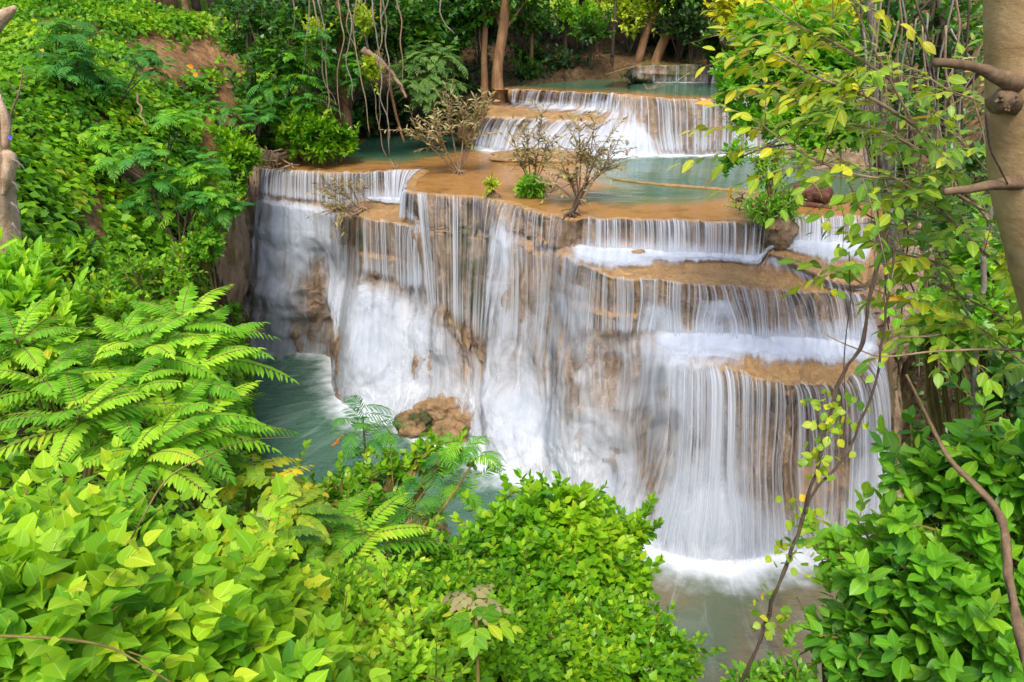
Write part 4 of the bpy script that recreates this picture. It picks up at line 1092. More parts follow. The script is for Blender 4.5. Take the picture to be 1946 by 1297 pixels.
# near left: large leaved vine over the bank, clump by clump
def near_clump(px, py, Y, rpx):
    c = at_y(px, py, Y); return (c, rpx / FPX * np.linalg.norm(c - np.array([0, 0, CAMZ])))
big = [[(60,1010,3.2,120),(220,1050,3.2,110),(60,1120,2.7,140),(0,970,3.6,90)],
       [(330,1080,3.2,110),(440,1070,3.4,90),(420,1150,3.0,120),(280,1150,2.8,120),(540,1130,3.4,70)],
       [(90,1230,2.2,170),(260,1240,2.3,150),(430,1250,2.5,140),(-20,1150,2.3,150),(560,1260,2.8,110)]]
labs = ["broad yellow green leafed vine mound at the lower left edge", "lobed leaf vine mound beside the pinnate shrub at lower left", "large heart leafed vine along the bottom left corner"]
for q, (cl_, lb) in enumerate(zip(big, labs)):
    bush("vine_mound", lb, "vine", [near_clump(*c) for c in cl_], (T_HEART, T_LOBED, T_HEART)[q], M['lf_front'], nper=(52, 58, 56)[q], nl=6, L=(.105, .105, .115)[q], ln=.24, spread=80, upn=1.3, wf=1.0, srad=.008, shell=.65, flat=.7, group="broad leafed vine mounds on the near bank")
# stray long stems
def strand(name, label, pts, rad, mat, cat="stem", group=None, seg=6, jit=.15, seed=0):
    t = tube_obj(name, [tube_arrays(pts, rad, seg, jit, 8, seed)], mat, None, None)
    t['label'] = label; t['category'] = cat
    if group: t['group'] = group
    return t
def Y_(L): return [at_y(a, b, c) for a, b, c in L]
strand("climbing_vine", "thin brown vine stem arching over the big leaves at bottom left", Y_([(-20,1208,1.9),(120,1215,1.95),(230,1240,2.0),(330,1300,2.0)]), [.005,.005,.004,.003], M['stem'], "vine stem")
strand("climbing_vine", "thin tan vine stem slanting up through the lobed leaves", Y_([(240,1040,2.6),(330,900,2.9),(430,850,3.1),(560,830,3.4)]), [.004,.004,.003,.002], M['stem'], "vine stem")

# ------------------------------------------------------------ pinnate shrubs
def pinnate_shrub(label, crowns, base, ll, npair=13, ln=.75, mat='lf_sumac', group=None, droop=.35, name="pinnate_shrub", tm=T_LONG, per=9, lw=1.02, ang=62):
    t = thing(name, base, label, "shrub", group)
    fr, rach, st = [], [], []
    for (c, az0, tilt) in crowns:
        c = np.asarray(c)
        st.append(tube_arrays([base, (base + c) / 2 + rng.normal(size=3) * .05, c], [.022, .016, .010], 6, .1, 5))
        for j in range(per):
            az = az0 + j * 2.4 + rng.normal() * .25
            el = (.15 + .75 * (j / per)) * tilt
            D = np.array([math.cos(az) * math.cos(el), math.sin(az) * math.cos(el), math.sin(el)])
            l_ = ln * (1.0 - .35 * j / per) * rng.uniform(.85, 1.1)
            f, p = frond_arrays(c - UP * .22 * (1 - j / per) * ln, D, l_, npair, ll * (1 - .2 * j / per), ll * lw, droop, ang=ang)
            fr += f; rach.append(tube_arrays(p[::3] if len(p[::3]) > 2 else p, .0035 * ln / .6, 4, 0, 3))
    V = fronds_obj(fr, tm)
    leaf_obj("foliage", [V], M[mat], t, base)
    tube_obj("rachis", rach, M['stem'], t, base); tube_obj("stem", st, M['stem'], t, base)
    return t
def crown(px, py, Y, az=0, tilt=1.): return (at_y(px, py, Y), az, tilt)
def pbase(px, py, Y):
    p = at_y(px, py, Y); return np.array([p[0], p[1], tz(p[0], p[1])])
pinnate_shrub("tall pinnate leafed shrub before the left curtain of the falls", [crown(345,600,6.4,.3),crown(270,650,5.9,1.2),crown(350,700,5.8,2.2),crown(320,790,5.2,.8),crown(385,650,6.2,0),crown(220,740,5.3,2.0),crown(280,850,4.8,1.4),crown(380,790,5.4,.5)], pbase(400,900,6.2), .135, 17, .80, per=12)
pinnate_shrub("pinnate leafed shrub with dense fronds at the left edge", [crown(180,690,5.6,.3),crown(80,720,5.2,1.),crown(150,780,4.8,2),crown(30,640,5.6,2.4),crown(230,640,6.3,2.0)], pbase(130,900,5.4), .125, 16, .72, per=11)
pinnate_shrub("spreading fern like pinnate plant beside the glossy bush", [crown(690,1010,5.2,.2,.7),crown(660,1060,4.9,1.6,.7),crown(620,1000,5.3,2.6,.8)], pbase(670,1180,5.0), .13, 15, .72, per=9, droop=.3)
pinnate_shrub("small pinnate sprig with yellowing leaflets over the green pool", [crown(480,880,5.4,-.3,.5),crown(520,905,5.2,0,.5)], pbase(470,1000,5.2), .10, 8, .5, per=6, lw=1.3, tm=T_OVAL, mat='lf_yellow')
pinnate_shrub("olive tinted pinnate plant below the tall pinnate shrub", [crown(560,960,5.0,.5,.6),crown(600,1090,4.4,1.5,.6),crown(520,1010,4.7,2.2,.6)], pbase(560,1150,4.6), .09, 12, .45, per=9, lw=1.2, tm=T_OVAL, mat='lf_yellow')
bush("glossy_shrub", "upright dark shrub with glossy narrow leaves at the left edge", "shrub", [near_clump(30,540,7.5,50), near_clump(60,590,7.3,60), near_clump(20,620,7.2,60), near_clump(100,640,7.2,50)], T_LONG, M['lf_sumac'], nper=60, nl=9, L=.20, ln=.3, spread=50, wf=1.6, upn=.7, srad=.012)
for px, py, Y, r_, lb in [(180,560,9.5,70,"loose light green shrub above the left edge pinnate shrub"),(290,540,10.5,60,"bushy light green shrub under the soil streak of the left bank"),(140,500,12,55,"small rounded bush beside the pale dead trunk"),(240,600,8.2,80,"low fine leafed bush behind the pinnate shrubs"),(370,470,17,40,"bright lime green sapling on the bank foot"),(500,960,5.6,55,"low dark bush hanging over the pool edge")]:
    cs = [near_clump(px + rng.uniform(-.8,.8) * r_, py + rng.uniform(-.4,.5) * r_, Y + rng.uniform(-.3,.3), r_ * rng.uniform(.5,.75)) for _ in range(5)]
    bush("leafy_bush", lb, "bush", cs, T_SMALL, M['lf_fbright'] if px == 370 else M['lf_creeper'], nper=int(26 if Y > 9 else 60), nl=6, L=.10 if Y < 11 else .14, ln=.16, wf=1.3, group="leafy bushes on the left bank")

# ------------------------------------------------------------ centre foreground bushes
def cl(L): return [near_clump(*c) for c in L]
bush("glossy_bush", "dome of glossy bright leaves rising before the lower falls", "bush", cl([(1070,985,6.2,80),(1000,1040,6.0,90),(1110,1060,5.9,95),(960,1100,5.7,80),(1170,1040,6.1,60),(1060,1130,5.5,90),(1210,1010,6.2,32),(1180,1110,5.7,60),(950,990,6.3,35)]), T_OVAL, M['lf_glossy'], nper=85, nl=7, L=.12, ln=.14, wf=1.15)
bush("small_leafed_bush", "small leafed bush spilling down to the water at bottom centre", "bush", cl([(1150,1210,5.0,85),(1230,1230,5.0,75),(1290,1260,5.0,45),(1100,1280,4.6,90),(1220,1300,4.6,80)]), T_SMALL, M['lf_glossy'], nper=150, nl=6, L=.085, ln=.12, wf=1.3)
bush("small_leafed_bush", "light green small leafed bush between the fern like plant and glossy dome", "bush", cl([(880,1160,4.8,90),(960,1200,4.6,90),(830,1230,4.3,95),(930,1290,4.0,100),(1020,1230,4.6,80)]), T_SMALL, M['lf_creeper'], nper=170, nl=6, L=.075, ln=.12, wf=1.35)
bush("small_leafed_bush", "mixed leafy bush below the fern like plant near bottom edge", "bush", cl([(640,1150,4.2,80),(700,1220,4.0,95),(600,1220,3.8,80),(740,1130,4.6,70),(780,1290,3.6,90),(660,1290,3.5,90)]), T_OVAL, M['lf_front'], nper=120, nl=6, L=.085, ln=.14, wf=1.25)
bush("small_leafed_bush", "dark leafed bush in the dip left of the glossy dome", "bush", cl([(840,1080,5.5,60),(900,1050,5.8,50),(790,1060,5.5,50)]), T_OVAL, M['lf_glossy'], nper=110, nl=6, L=.09, ln=.13, wf=1.2)
# creeper draped limb reaching over the pool with feathery sprays
b_ = pbase(640, 1060, 6.0)
bush("creeper_bough", "creeper covered bough reaching over the pool before the ochre boulder", "bough", cl([(650,935,6.8,40),(700,915,7.0,40),(750,890,7.2,34),(800,868,7.4,32),(850,862,7.4,26),(610,965,6.5,42),(690,960,6.5,42)]), T_HEART, M['lf_glossy'], nper=60, nl=5, L=.10, ln=.16, wf=1.0, base=b_, srad=.03)
def feathery(name, label, cat, crowns, base, n=10, ln=.6, npair=12, pl=.16, mat='lf_feather', droop=.5, group=None, smat='stem', srad=.03, tilt=.9, pw=.22):
    t = thing(name, base, label, cat, group); fr, st = [], []
    for c in crowns:
        c = np.asarray(c); 
        st.append(tube_arrays([base, base * .4 + c * .6 + np.array([rng.normal() * .1, 0, .1]), c], [srad, srad * .6, srad * .35], 6, .1, 4))
        for j in range(n):
            az = j * 2.4 + rng.random(); el = rng.uniform(-.1, 1) * tilt
            D = np.array([math.cos(az) * math.cos(el), math.sin(az) * math.cos(el), math.sin(el)])
            f, p = frond_arrays(c + rng.normal(size=3) * ln * .25 * np.array([1, 1, .7]), D, ln * rng.uniform(.7, 1.15), npair, pl, pl * pw * 5, droop)
            fr += f
    leaf_obj("foliage", [fronds_obj(fr, T_NARROW if pw > .3 else T_PINNA)], M[mat], t, base)
    tube_obj("stem", st, M[smat], t, base)
    return t
feathery("feathery_sapling", "slender feathery acacia sapling standing before the green pool", "sapling", [at_y(690,800,7.6),at_y(700,840,7.5),at_y(680,880,7.4)], pbase(680,1000,7.0), 9, .42, 14, .12, 'lf_feather', pw=.16)
feathery("feathery_spray", "feathery acacia spray at the tip of the bough near the white foam", "spray", [at_y(880,850,7.4),at_y(905,870,7.4),at_y(870,930,7.2),at_y(800,980,6.8)], b_ + np.array([.3, 0, .2]), 8, .42, 14, .12, 'lf_fbright', pw=.16)
feathery("feathery_spray", "green feathery spray hanging below the creeper covered bough", "spray", [at_y(760,970,6.7),at_y(700,990,6.5),at_y(830,900,7.1)], b_ + np.array([.1, 0, .1]), 7, .42, 14, .12, 'lf_feather', pw=.16)
# young upright plant
pinnate_shrub("thin young shoot with few leaves at bottom centre", [crown(905,1180,3.6,0,.6)], pbase(890,1297,3.5), .13, 3, .2, per=5, lw=1.2, tm=T_OVAL, name="young_shoot", mat='lf_front')
pinnate_shrub("young shoot with reddish brown top leaves among small leafed bushes", [crown(900,950,4.4,0,.6)] and [crown(895,1130,4.2,.4,.5)], pbase(890,1240,4.2), .09, 4, .22, per=5, lw=1.2, tm=T_OVAL, name="young_shoot", mat='lf_dry')
# ------------------------------------------------------------ right bush
bush("broad_leafed_bush", "large glossy broad leafed bush on the right before the dark hollow", "bush", cl([(1760,900,5.2,80),(1850,880,5.0,85),(1930,900,4.8,90),(1740,1000,5.1,60),(1820,1000,4.8,100),(1920,1020,4.6,100),(1660,1060,5.0,60),(1600,1040,5.2,45),(1700,1120,4.7,85),(1800,1130,4.5,100),(1900,1140,4.3,100),(1640,1190,4.7,65),(1560,1200,4.9,40),(1740,1220,4.4,90),(1860,1250,4.1,100),(1640,1280,4.5,60),(1930,1290,4.0,80)]), T_OVAL, M['lf_right'], nper=17, nl=7, L=.175, ln=.20, wf=1.1, spread=76, upn=.8, base=np.array([3.3, 4.8, tz(3.3, 4.8)]))
bush("small_leafed_bush", "low leafy twigs at the bottom edge left of the big right bush", "bush", cl([(1500,1290,4.6,45),(1400,1300,4.5,30),(1440,1290,4.6,24)]), T_OVAL, M['lf_right'], nper=70, nl=6, L=.09, ln=.12)
# dead bare branch
strand("dead_branch", "bare brown dead branch leaning over the right bush", Y_([(1722,712,4.6),(1760,790,4.5),(1810,880,4.3),(1870,940,4.1),(1905,990,4.0),(1915,1090,3.7),(1945,1230,3.3),(1965,1320,3.1)]), [.009,.013,.016,.019,.024,.026,.029,.033], M['bark_stub'], "branch", seg=10, jit=.45)
# ------------------------------------------------------------ near trunk on the right
tb = np.array([4.4, 4.0, tz(4.4, 4.0)])
trk = thing("tree", tb, "smooth tan trunk with broken stubs along the right edge", "tree")
def tp(px, py, Y=4.2): return at_y(px, py, Y)
tube_obj("trunk", [tube_arrays([tp(1958,-260), tp(1956,-60), tp(1956,130), tp(1962,215), tp(1962,330), tp(1982,450), tp(2022,600), tp(2110,820), tb - UP * .3], [.185,.19,.192,.21,.198,.185,.19,.21,.30], 28, .05, 14, 5)], M['bark_tan'], trk, tb)
tube_obj("stub", [tube_arrays([tp(1940,160,4.1), tp(1895,146,4.0), tp(1860,130,3.97), tp(1815,121,3.96), tp(1774,119,3.96)], [.05,.032,.024,.022,.020], 12, .2, 6, 9)], M['bark_stub'], trk, tb)
tube_obj("stub", [tube_arrays([tp(1940,345,4.1), tp(1885,352,4.0), tp(1840,360,3.97), tp(1795,365,3.95)], [.05,.026,.021,.018], 12, .2, 6, 12)], M['bark_stub'], trk, tb)
kn = [tube_arrays([tp(1912,192,4.12), tp(1912,192,4.02), tp(1913,191,3.98), tp(1914,190,3.965)], [.07,.055,.04,.018], 14, .45, 4, 21)]
for q in range(14):
    a_ = rng.uniform(0, 6.28); p0 = tp(1912 + 14 * math.cos(a_), 190 + 12 * math.sin(a_), 3.99)
    kn.append(tube_arrays([p0, p0 + np.array([rng.normal() * .012, -.03, rng.normal() * .012])], [.012, .007], 6, .3, 2, q))
tube_obj("knot", kn, M['bark_stub'], trk, tb)
tube_obj("twig", [tube_arrays([tp(1875,215,3.95), tp(1882,280,3.96), tp(1900,320,3.97), tp(1915,350,3.99)], [.010,.006,.005,.004], 6, .2, 5)], M['bark_dark'], trk, tb)
# ------------------------------------------------------------ leafy branches with yellowing leaves
def branch_tree(name, label, cat, base, branches, mat, ntw, L, tm, ll=(.35,.8), rad=.014, droop=.25, nlf=8, smat='twig', tone=lambda P: .5, spawn=(0.12, 1.0), updir=.1, group=None, wf=1.):
    t = thing(name, base, label, cat, group); st, P_, D_, N2_, L_, A_ = [], [], [], [], [], []
    for b in branches:
        pts = np.array(b); r0 = rad * rng.uniform(.8, 1.1)
        st.append(tube_arrays(pts, np.linspace(r0, r0 * .3, len(pts)), 6, .12, 5))
        k = np.concatenate([[0], np.cumsum(np.linalg.norm(np.diff(pts, axis=0), axis=1))])
        n = int(ntw * k[-1])
        for q in range(n):
            s_ = rng.uniform(spawn[0], spawn[1]) * k[-1]
            p0 = np.array([np.interp(s_, k, pts[:, i]) for i in range(3)])
            p1 = np.array([np.interp(min(s_ + .05, k[-1]), k, pts[:, i]) for i in range(3)]) 
            p2 = np.array([np.interp(max(s_ - .05, 0), k, pts[:, i]) for i in range(3)])
            dr = nrm(nrm(p1 - p2) * .8 + rng.normal(size=3) * np.array([.75, .75, .5]) + UP * updir)
            ln = rng.uniform(*ll)
            tt = np.linspace(0, 1, nlf + 1)
            tw = p0 + dr * (tt * ln)[:, None] - np.outer(tt ** 2 * droop * ln, UP)
            st.append(tube_arrays(tw[::4] if len(tw[::4]) > 2 else tw[[0, -1]], [rad * .28, rad * .2, rad * .12][:max(2, len(tw[::4]))] if len(tw[::4]) > 2 else [rad * .28, rad * .12], 4, 0, 2))
            T = nrm(np.gradient(tw, axis=0)); X = nrm(np.cross(T, UP) + 1e-6)
            sgn = np.where(np.arange(nlf + 1) % 2, 1, -1)[:, None]
            d = T * .75 + X * sgn * .7 - UP * .25 + rng.normal(size=(nlf + 1, 3)) * .22; d[-1] = T[-1]
            sel = slice(1, None)
            P_.append(tw[sel]); D_.append(d[sel]); N2_.append((UP + rng.normal(size=(nlf + 1, 3)) * .35)[sel])
            L_.append(L * rng.uniform(.6, 1.2, nlf)); A_.append(np.where(rng.random(nlf) < .012, 1., np.clip(tone(p0) + rng.normal() * .12 + rng.normal(size=nlf) * .15, 0, .9)))
    P_, D_, N2_, L_, A_ = (np.concatenate(a) for a in (P_, D_, N2_, L_, A_))
    leaf_obj("foliage", [leaf_arrays(P_, D_, N2_, L_, tm, L_ * wf, A_)], M[mat], t, base)
    tube_obj("branch", st, M[smat], t, base)
    return t
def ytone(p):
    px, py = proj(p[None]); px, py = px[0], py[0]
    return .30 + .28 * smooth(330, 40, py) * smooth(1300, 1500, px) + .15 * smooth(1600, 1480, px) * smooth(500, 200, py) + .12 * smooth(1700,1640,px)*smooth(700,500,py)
bA = Y_([(2050,700,5.0)])[0]
br = [
 Y_([(1990,560,5.0),(1880,420,5.0),(1800,320,5.0),(1740,240,5.0),(1690,150,5.0),(1640,50,5.0),(1600,-60,5.0)]),
 Y_([(1870,400,5.0),(1760,345,4.9),(1640,335,4.8),(1540,300,4.8),(1450,240,4.8)]),
 Y_([(1800,320,5.0),(1700,260,5.2),(1600,230,5.3),(1500,190,5.4)]),
 Y_([(1740,240,5.0),(1640,180,4.9),(1560,150,4.9),(1470,100,4.9)]),
 Y_([(1690,150,5.0),(1600,90,5.1),(1520,50,5.2),(1440,-10,5.2)]),
 Y_([(1990,560,5.0),(1870,480,4.8),(1790,400,4.8),(1720,350,4.8)]),
 Y_([(1960,250,5.4),(1880,200,5.5),(1800,170,5.5),(1740,130,5.5)]),
 Y_([(1960,400,5.4),(1880,330,5.5),(1820,260,5.4)]),
]
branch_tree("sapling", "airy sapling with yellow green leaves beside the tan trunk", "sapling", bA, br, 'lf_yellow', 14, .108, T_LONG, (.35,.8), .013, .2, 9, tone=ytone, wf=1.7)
br2 = [
 Y_([(2040,740,4.8),(1946,690,4.8),(1840,610,4.8),(1740,580,4.8),(1660,550,4.8),(1575,505,4.8)]),
 Y_([(1990,650,4.9),(1880,590,4.9),(1790,540,4.9),(1740,500,4.9),(1680,450,4.9)]),
 Y_([(1840,610,4.8),(1760,640,4.7),(1700,640,4.7)]),
 Y_([(1840,600,4.8),(1780,500,4.9),(1700,480,4.9),(1640,450,5.0)])]
branch_tree("sapling", "lower leafy branches with light green leaves crossing the right falls", "sapling", bA - np.array([0, 0, .5]), br2, 'lf_yellow', 9, .11, T_LONG, (.3,.6), .010, .25, 8, tone=lambda p: .4 + .1 * rng.random(), wf=1.9)
strand("bare_twig", "long bare twig crossing before the lowest ochre ledge", Y_([(1560,632,4.5),(1620,660,4.5),(1680,678,4.5),(1780,668,4.5),(1890,664,4.5),(1960,668,4.5)]), [.003,.005,.006,.007,.008,.009], M['twig'], "twig")
# twisted lianas
def wiggle(pts, amp, n=40, seed=0, f=1.):
    pts = np.array(pts); k = np.concatenate([[0], np.cumsum(np.linalg.norm(np.diff(pts, axis=0), axis=1))]); u = np.linspace(0, k[-1], n)
    P = pchip(k, pts, u); u = u * f; P[:, 0] += amp * vnoise(u * 4, seed=seed) + amp * .5 * vnoise(u * 11, seed=seed + 1); P[:, 2] += amp * .4 * vnoise(u * 5, seed=seed + 2); P[:, 1] += amp * .5 * vnoise(u * 4, seed=seed + 3)
    return P
def liana(name, label, pts, rad, mat, leaves=0, L=.07, lm='lf_yellow', amp=.02, seed=0, cat="liana", group=None, wind=0, at_=(0, 1), f=1.):
    P = wiggle(pts, amp, 40, seed, f); o = P[0]
    if not leaves:
        t = tube_obj(name, [tube_arrays(P, np.interp(np.linspace(0, 1, 40), [0, 1], rad), 6, .2, 1, seed)], M[mat], None, None)
        t['label'] = label; t['category'] = cat
        if group: t['group'] = group
        return t
    t = thing(name, o, label, cat, group)
    tu = [tube_arrays(P, np.interp(np.linspace(0, 1, 40), [0, 1], rad), 8, .25, 2, seed)]
    if wind:
        ph = np.linspace(0, 26, 40); Q = P + np.stack([np.cos(ph), np.sin(ph), 0 * ph], -1) * rad[0] * 1.3
        tu.append(tube_arrays(Q, rad[0] * .55, 6, .2, 2, seed + 3))
    tube_obj("stem", tu, M[mat], t, o)
    n = leaves; i = (rng.uniform(at_[0], at_[1], n) * 39).astype(int)
    cl_ = vnoise(i * .5, seed=seed + 9) > -.1
    i = i[cl_]; n = len(i)
    Pp_ = P[i] + rng.normal(size=(n, 3)) * L * .9
    D = rand_dir(n, -.4); a = leaf_arrays(Pp_, D, nrm(UP * .8 + rng.normal(size=(n, 3)) * .6 - np.array([0, .5, 0])), L * rng.uniform(.6, 1.2, n), T_OVAL, L * 1.5, np.clip(rng.normal(.45, .2, n), 0, .97))
    leaf_obj("foliage", [a], M[lm], t, o)
    return t
liana("liana", "thick twisted liana hanging in front of the right curtain", Y_([(1690,440,4.6),(1665,520,4.5),(1640,640,4.4),(1600,720,4.3),(1570,810,4.2),(1545,900,4.1),(1525,990,4.0),(1495,1080,3.9),(1460,1170,3.8),(1425,1250,3.7),(1400,1320,3.6)]), (.0095,.010), 'bark_dark', 260, .06, amp=.02, seed=3, wind=1, at_=(.35, 1))
liana("liana", "thinner liana curving right to join the thick twisted one", Y_([(1700,470,4.6),(1680,600,4.5),(1668,700,4.4),(1640,790,4.3),(1600,870,4.2),(1560,915,4.1),(1540,940,4.08),(1530,975,4.0)]), (.007,.009), 'bark_dark', 40, .055, amp=.015, seed=13, at_=(.2, .9))
liana("leafy_vine", "string of round yellow green leaves hanging before the upper right pool", Y_([(1592,300,4.6),(1598,360,4.6),(1602,430,4.6),(1600,490,4.6)]), (.003,.002), 'stem', 30, .085, 'lf_yellow', .01, 5, "vine")
liana("hanging_vine", "thin dark stem hanging straight beside the twisted lianas", Y_([(1612,480,4.5),(1612,600,4.5),(1606,730,4.4),(1603,850,4.3)]), (.004,.003), 'bark_dark', 14, .06, 'lf_yellow', .008, 6, "stem")
liana("hanging_vine", "pale curved stem looping down from the yellow leaves", Y_([(1590,290,5.1),(1610,350,5.1),(1640,400,5.1),(1700,430,5.1),(1780,440,5.1)]), (.006,.006), 'twig', 0, amp=.02, seed=7, cat="stem")
# ------------------------------------------------------------ lianas and roots hanging on the right bank
k_ = 0
for px in list(np.linspace(1640, 1870, 22)):
    Y = rng.uniform(8.5, 11.5); y0 = rng.uniform(-40, 60); y1 = rng.uniform(420, 760)
    liana("hanging_root", "thin brown root hanging down the shaded right bank", Y_([(px + rng.normal() * 10, y0, Y),(px + rng.normal() * 14, (y0 * 2 + y1) / 3, Y),(px + rng.normal() * 16, (y0 + 2 * y1) / 3, Y),(px + rng.normal() * 18, y1, Y)]), (.012,.008), ('bark_grey', 'bark_dark', 'twig')[k_ % 3], 0, amp=.10, f=.22, seed=100 + k_, cat="root", group="roots hanging down the right bank"); k_ += 1
bush("shade_bush", "dark glossy bush behind the liana above the black hollow", "bush", cl([(1800,620,7.6,60),(1860,560,7.4,60),(1760,640,7.8,40),(1880,480,7.6,60),(1900,640,7.0,60)]), T_OVAL, M['lf_right'], nper=24, nl=6, L=.17, ln=.2, wf=1.1, base=np.array([6.6, 7.6, tz(6.6, 7.6)]))
bush("shade_bush", "fine leafed green shrub hanging at the right edge over the hollow", "bush", cl([(1850,500,8.2,50),(1800,420,8.8,55),(1900,700,6.4,45),(1905,760,6.2,40),(1830,330,9.5,60)]), T_OVAL, M['lf_tree'], nper=26, nl=6, L=.14, ln=.2, wf=1.1, base=np.array([7.2, 8.0, tz(7.2, 8.0)]))
for i, (x1, y1, x2, y2, Y) in enumerate([(1690,300,1700,470,11),(1845,560,1850,800,7.2),(1880,380,1868,560,7.0),(1650,-10,1685,330,12)]):
    strand("slim_trunk", ["slim lichen spotted trunk behind the yellow leaves", "slim trunk rising from the dark hollow on the right", "slim white mottled trunk beside the tan trunk", "slim leaning trunk on the right bank behind yellow sapling"][i], wiggle([at_y(x1, y1, Y), at_y((x1 + x2) / 2, (y1 + y2) / 2, Y), at_y(x2, y2, Y)], .03, 14, i + 40), .055 if i in (0, 3) else .025, M['bark_grey'], "trunk", seg=10, jit=.15, seed=i)

# ------------------------------------------------------------ trees round the upper pools
def tree(label, base_px, trunk, rad, clumps, leaf='lf_tree', tm=T_SMALL, L=.2, nper=9, nl=6, bark='bark_dark', wf=1.2, ln=.3, group=None, name="tree", limbs=True, grav=0.0, upn=1.):
    """trunk: [(px,py,Y)...] from foot up; clumps (px,py,Y,rpx)"""
    T = np.array(Y_(trunk)); b = T[0].copy(); T[0, 2] -= .25
    t = thing(name, b, label, "tree", group)
    cs = cl(clumps); tb_ = [tube_arrays(T, np.linspace(rad, rad * .65, len(T)) * np.r_[1.25, np.ones(len(T) - 1)], 12, .12, 6, int(abs(b[0] * 7)) % 50)]
    if limbs:
        for c, r_ in cs:
            s0 = T[min(len(T) - 1, 1 + rng.integers(0, max(1, len(T) - 1)))]
            tb_.append(tube_arrays([s0, (s0 + c) / 2 + rng.normal(size=3) * .2, c], [rad * .4, rad * .22, rad * .1], 6, .1, 3))
    tube_obj("trunk", tb_, M[bark], t, b)
    arr = []
    for c, r_ in cs:
        n = max(8, int(nper * r_ ** 2 * 10)); Tt, D = clump_tips(c, r_, n, shell=.7)
        arr += shoots(Tt, D, ln, nl, L, tm, 62, grav, clr=np.clip(.5 + .5 * vnoise(Tt[:, 0] * .9, Tt[:, 1] * .9, Tt[:, 2] * .9, seed=9) + rng.normal(size=n) * .15, 0, 1), wf=wf, upn=upn)
    if arr: leaf_obj("crown", arr, M[leaf], t, b)
    return t
# left of the upper pool
tree("leaning reddish trunk with overhanging foliage left of the upper pool", 0, [(657,245,27.5),(655,180,27.5),(650,100,27.5),(640,-30,27.5)], .19, [(620,20,27.5,60),(560,10,27.5,60),(700,0,28,60),(640,60,27,50)], bark='bark_red', L=.22)
tree("dark leafed tree over the left bank beside the eroded soil", 0, [(480,240,26),(478,120,26),(470,-20,26)], .14, [(480,30,26,55),(450,80,26,40),(520,50,26,55),(500,120,25.5,45),(470,170,25.5,35),(440,10,27,40),(540,130,26,45)], L=.2, bark='bark_dark')
tree("broad leafed tree with glossy foliage above the upper pool", 0, [(790,240,32),(770,120,32),(760,-20,32)], .16, [(730,20,30,55),(790,40,30,60),(760,90,30,50),(820,80,30,45),(850,20,31,50),(700,70,29.5,40),(870,-10,31,60)], L=.26, bark='bark_dark', nper=10)
tree("tree with twin trunks standing at the corner of the second cascade", 0, [(948,195,30.6),(945,140,30.6),(956,60,30.6),(962,-30,30.6)], .23, [(960,-20,31,60),(900,0,31.5,60),(1010,-10,31.5,50)], bark='bark_red', L=.26)
tree("slimmer reddish trunk just left of the twin trunked tree", 0, [(922,185,30.9),(920,120,30.9),(922,50,30.9),(915,-30,30.9)], .13, [(890,40,31,40),(870,80,31,35),(915,25,31,30)], bark='bark_red', L=.26)
feathery("feathery_tree", "pale green feathery tree crown bulging over the pool's left shore", "tree", [at_y(a, b, c) for a, b, c in [(800,110,27.5),(840,120,27.5),(820,150,27.3),(785,160,27.3),(850,160,27.3),(815,180,27.1),(780,130,27.5),(830,100,27.8)]], np.array([*at_y(800,262,29.5)[:2], 6.3]), 46, .7, 10, .17, 'lf_pale', pw=.3, smat='bark_dark', srad=.06)
for i, (px, py, Y, s_, mt, lb) in enumerate([(110,120,20,1.1,'lf_feather',"dark feathery shrub high on the left bank"),
        (205,130,21,.9,'lf_feather',"feathery shrub left of the big soil scar"),(560,170,25.5,1.2,'lf_feather',"blue green feathery shrub beside the leaning reddish trunk"),(335,325,17.8,.8,'lf_fbright',"bright feathery shrub low on the bank left of the falls"),
        (325,375,17.2,.8,'lf_feather',"deep green feathery shrub under the bright feathery one"),(480,180,25,1.1,'lf_feather',"tall feathery shrub over the soil strip by the falls"),(540,100,26.3,1.1,'lf_fbright',"light feathery shrub high beside the hanging roots"),
        (285,275,18.5,.8,'lf_fbright',"yellow green feathery sprig beneath the soil scar"),(600,110,27,1.1,'lf_feather',"feathery foliage around the hanging roots"),(660,130,26.8,.8,'lf_feather',"feathery shrub wrapped round the leaning reddish trunk")]):
    c = at_y(px, py, Y); cs = [c + rng.normal(size=3) * np.array([.75, .45, .5]) * s_ for _ in range(6)]
    g0 = tz(c[0], c[1]); base = np.array([c[0], c[1], min(max(g0, c[2] - 1.3), c[2] - .3)])
    feathery("feathery_shrub", lb, "shrub", cs, base, 20, .62 * s_, 11, .17, mt, pw=.24, srad=.03, smat='bark_dark', group="feathery shrubs on the left bank")
# broad leaf shrubs by the shore
for (L_, lb, mt) in [([(570,240,25.5,34),(600,255,25.3,34),(640,262,25.6,30),(560,275,25.3,26),(610,285,25.0,24),(660,275,25.8,22)], "glossy shrub spilling over the upper pool's left shore", 'lf_glossy'),
                     ([(450,290,22.5,32),(440,320,22.,30),(470,300,22.7,26),(430,265,22.7,22)], "leafy shrub above the brown cliff left of the falls", 'lf_creeper'),
                     ([(550,205,26,26),(590,210,26,26),(530,230,25.6,22)], "light green broad leafed shrub behind the gnarled roots", 'lf_glossy')]:
    bush("shore_shrub", lb, "shrub", cl(L_), T_SMALL, M[mt], nper=22, nl=7, L=.24, ln=.2, wf=.9, srad=.03)
bush("sprawling_plant", "lime green plant low on the bank beside the brown cliff", "plant", cl([(345,478,17,24),(375,490,17,22),(390,465,17.3,18)]), T_SMALL, M['lf_light'], nper=30, nl=6, L=.14, ln=.2)
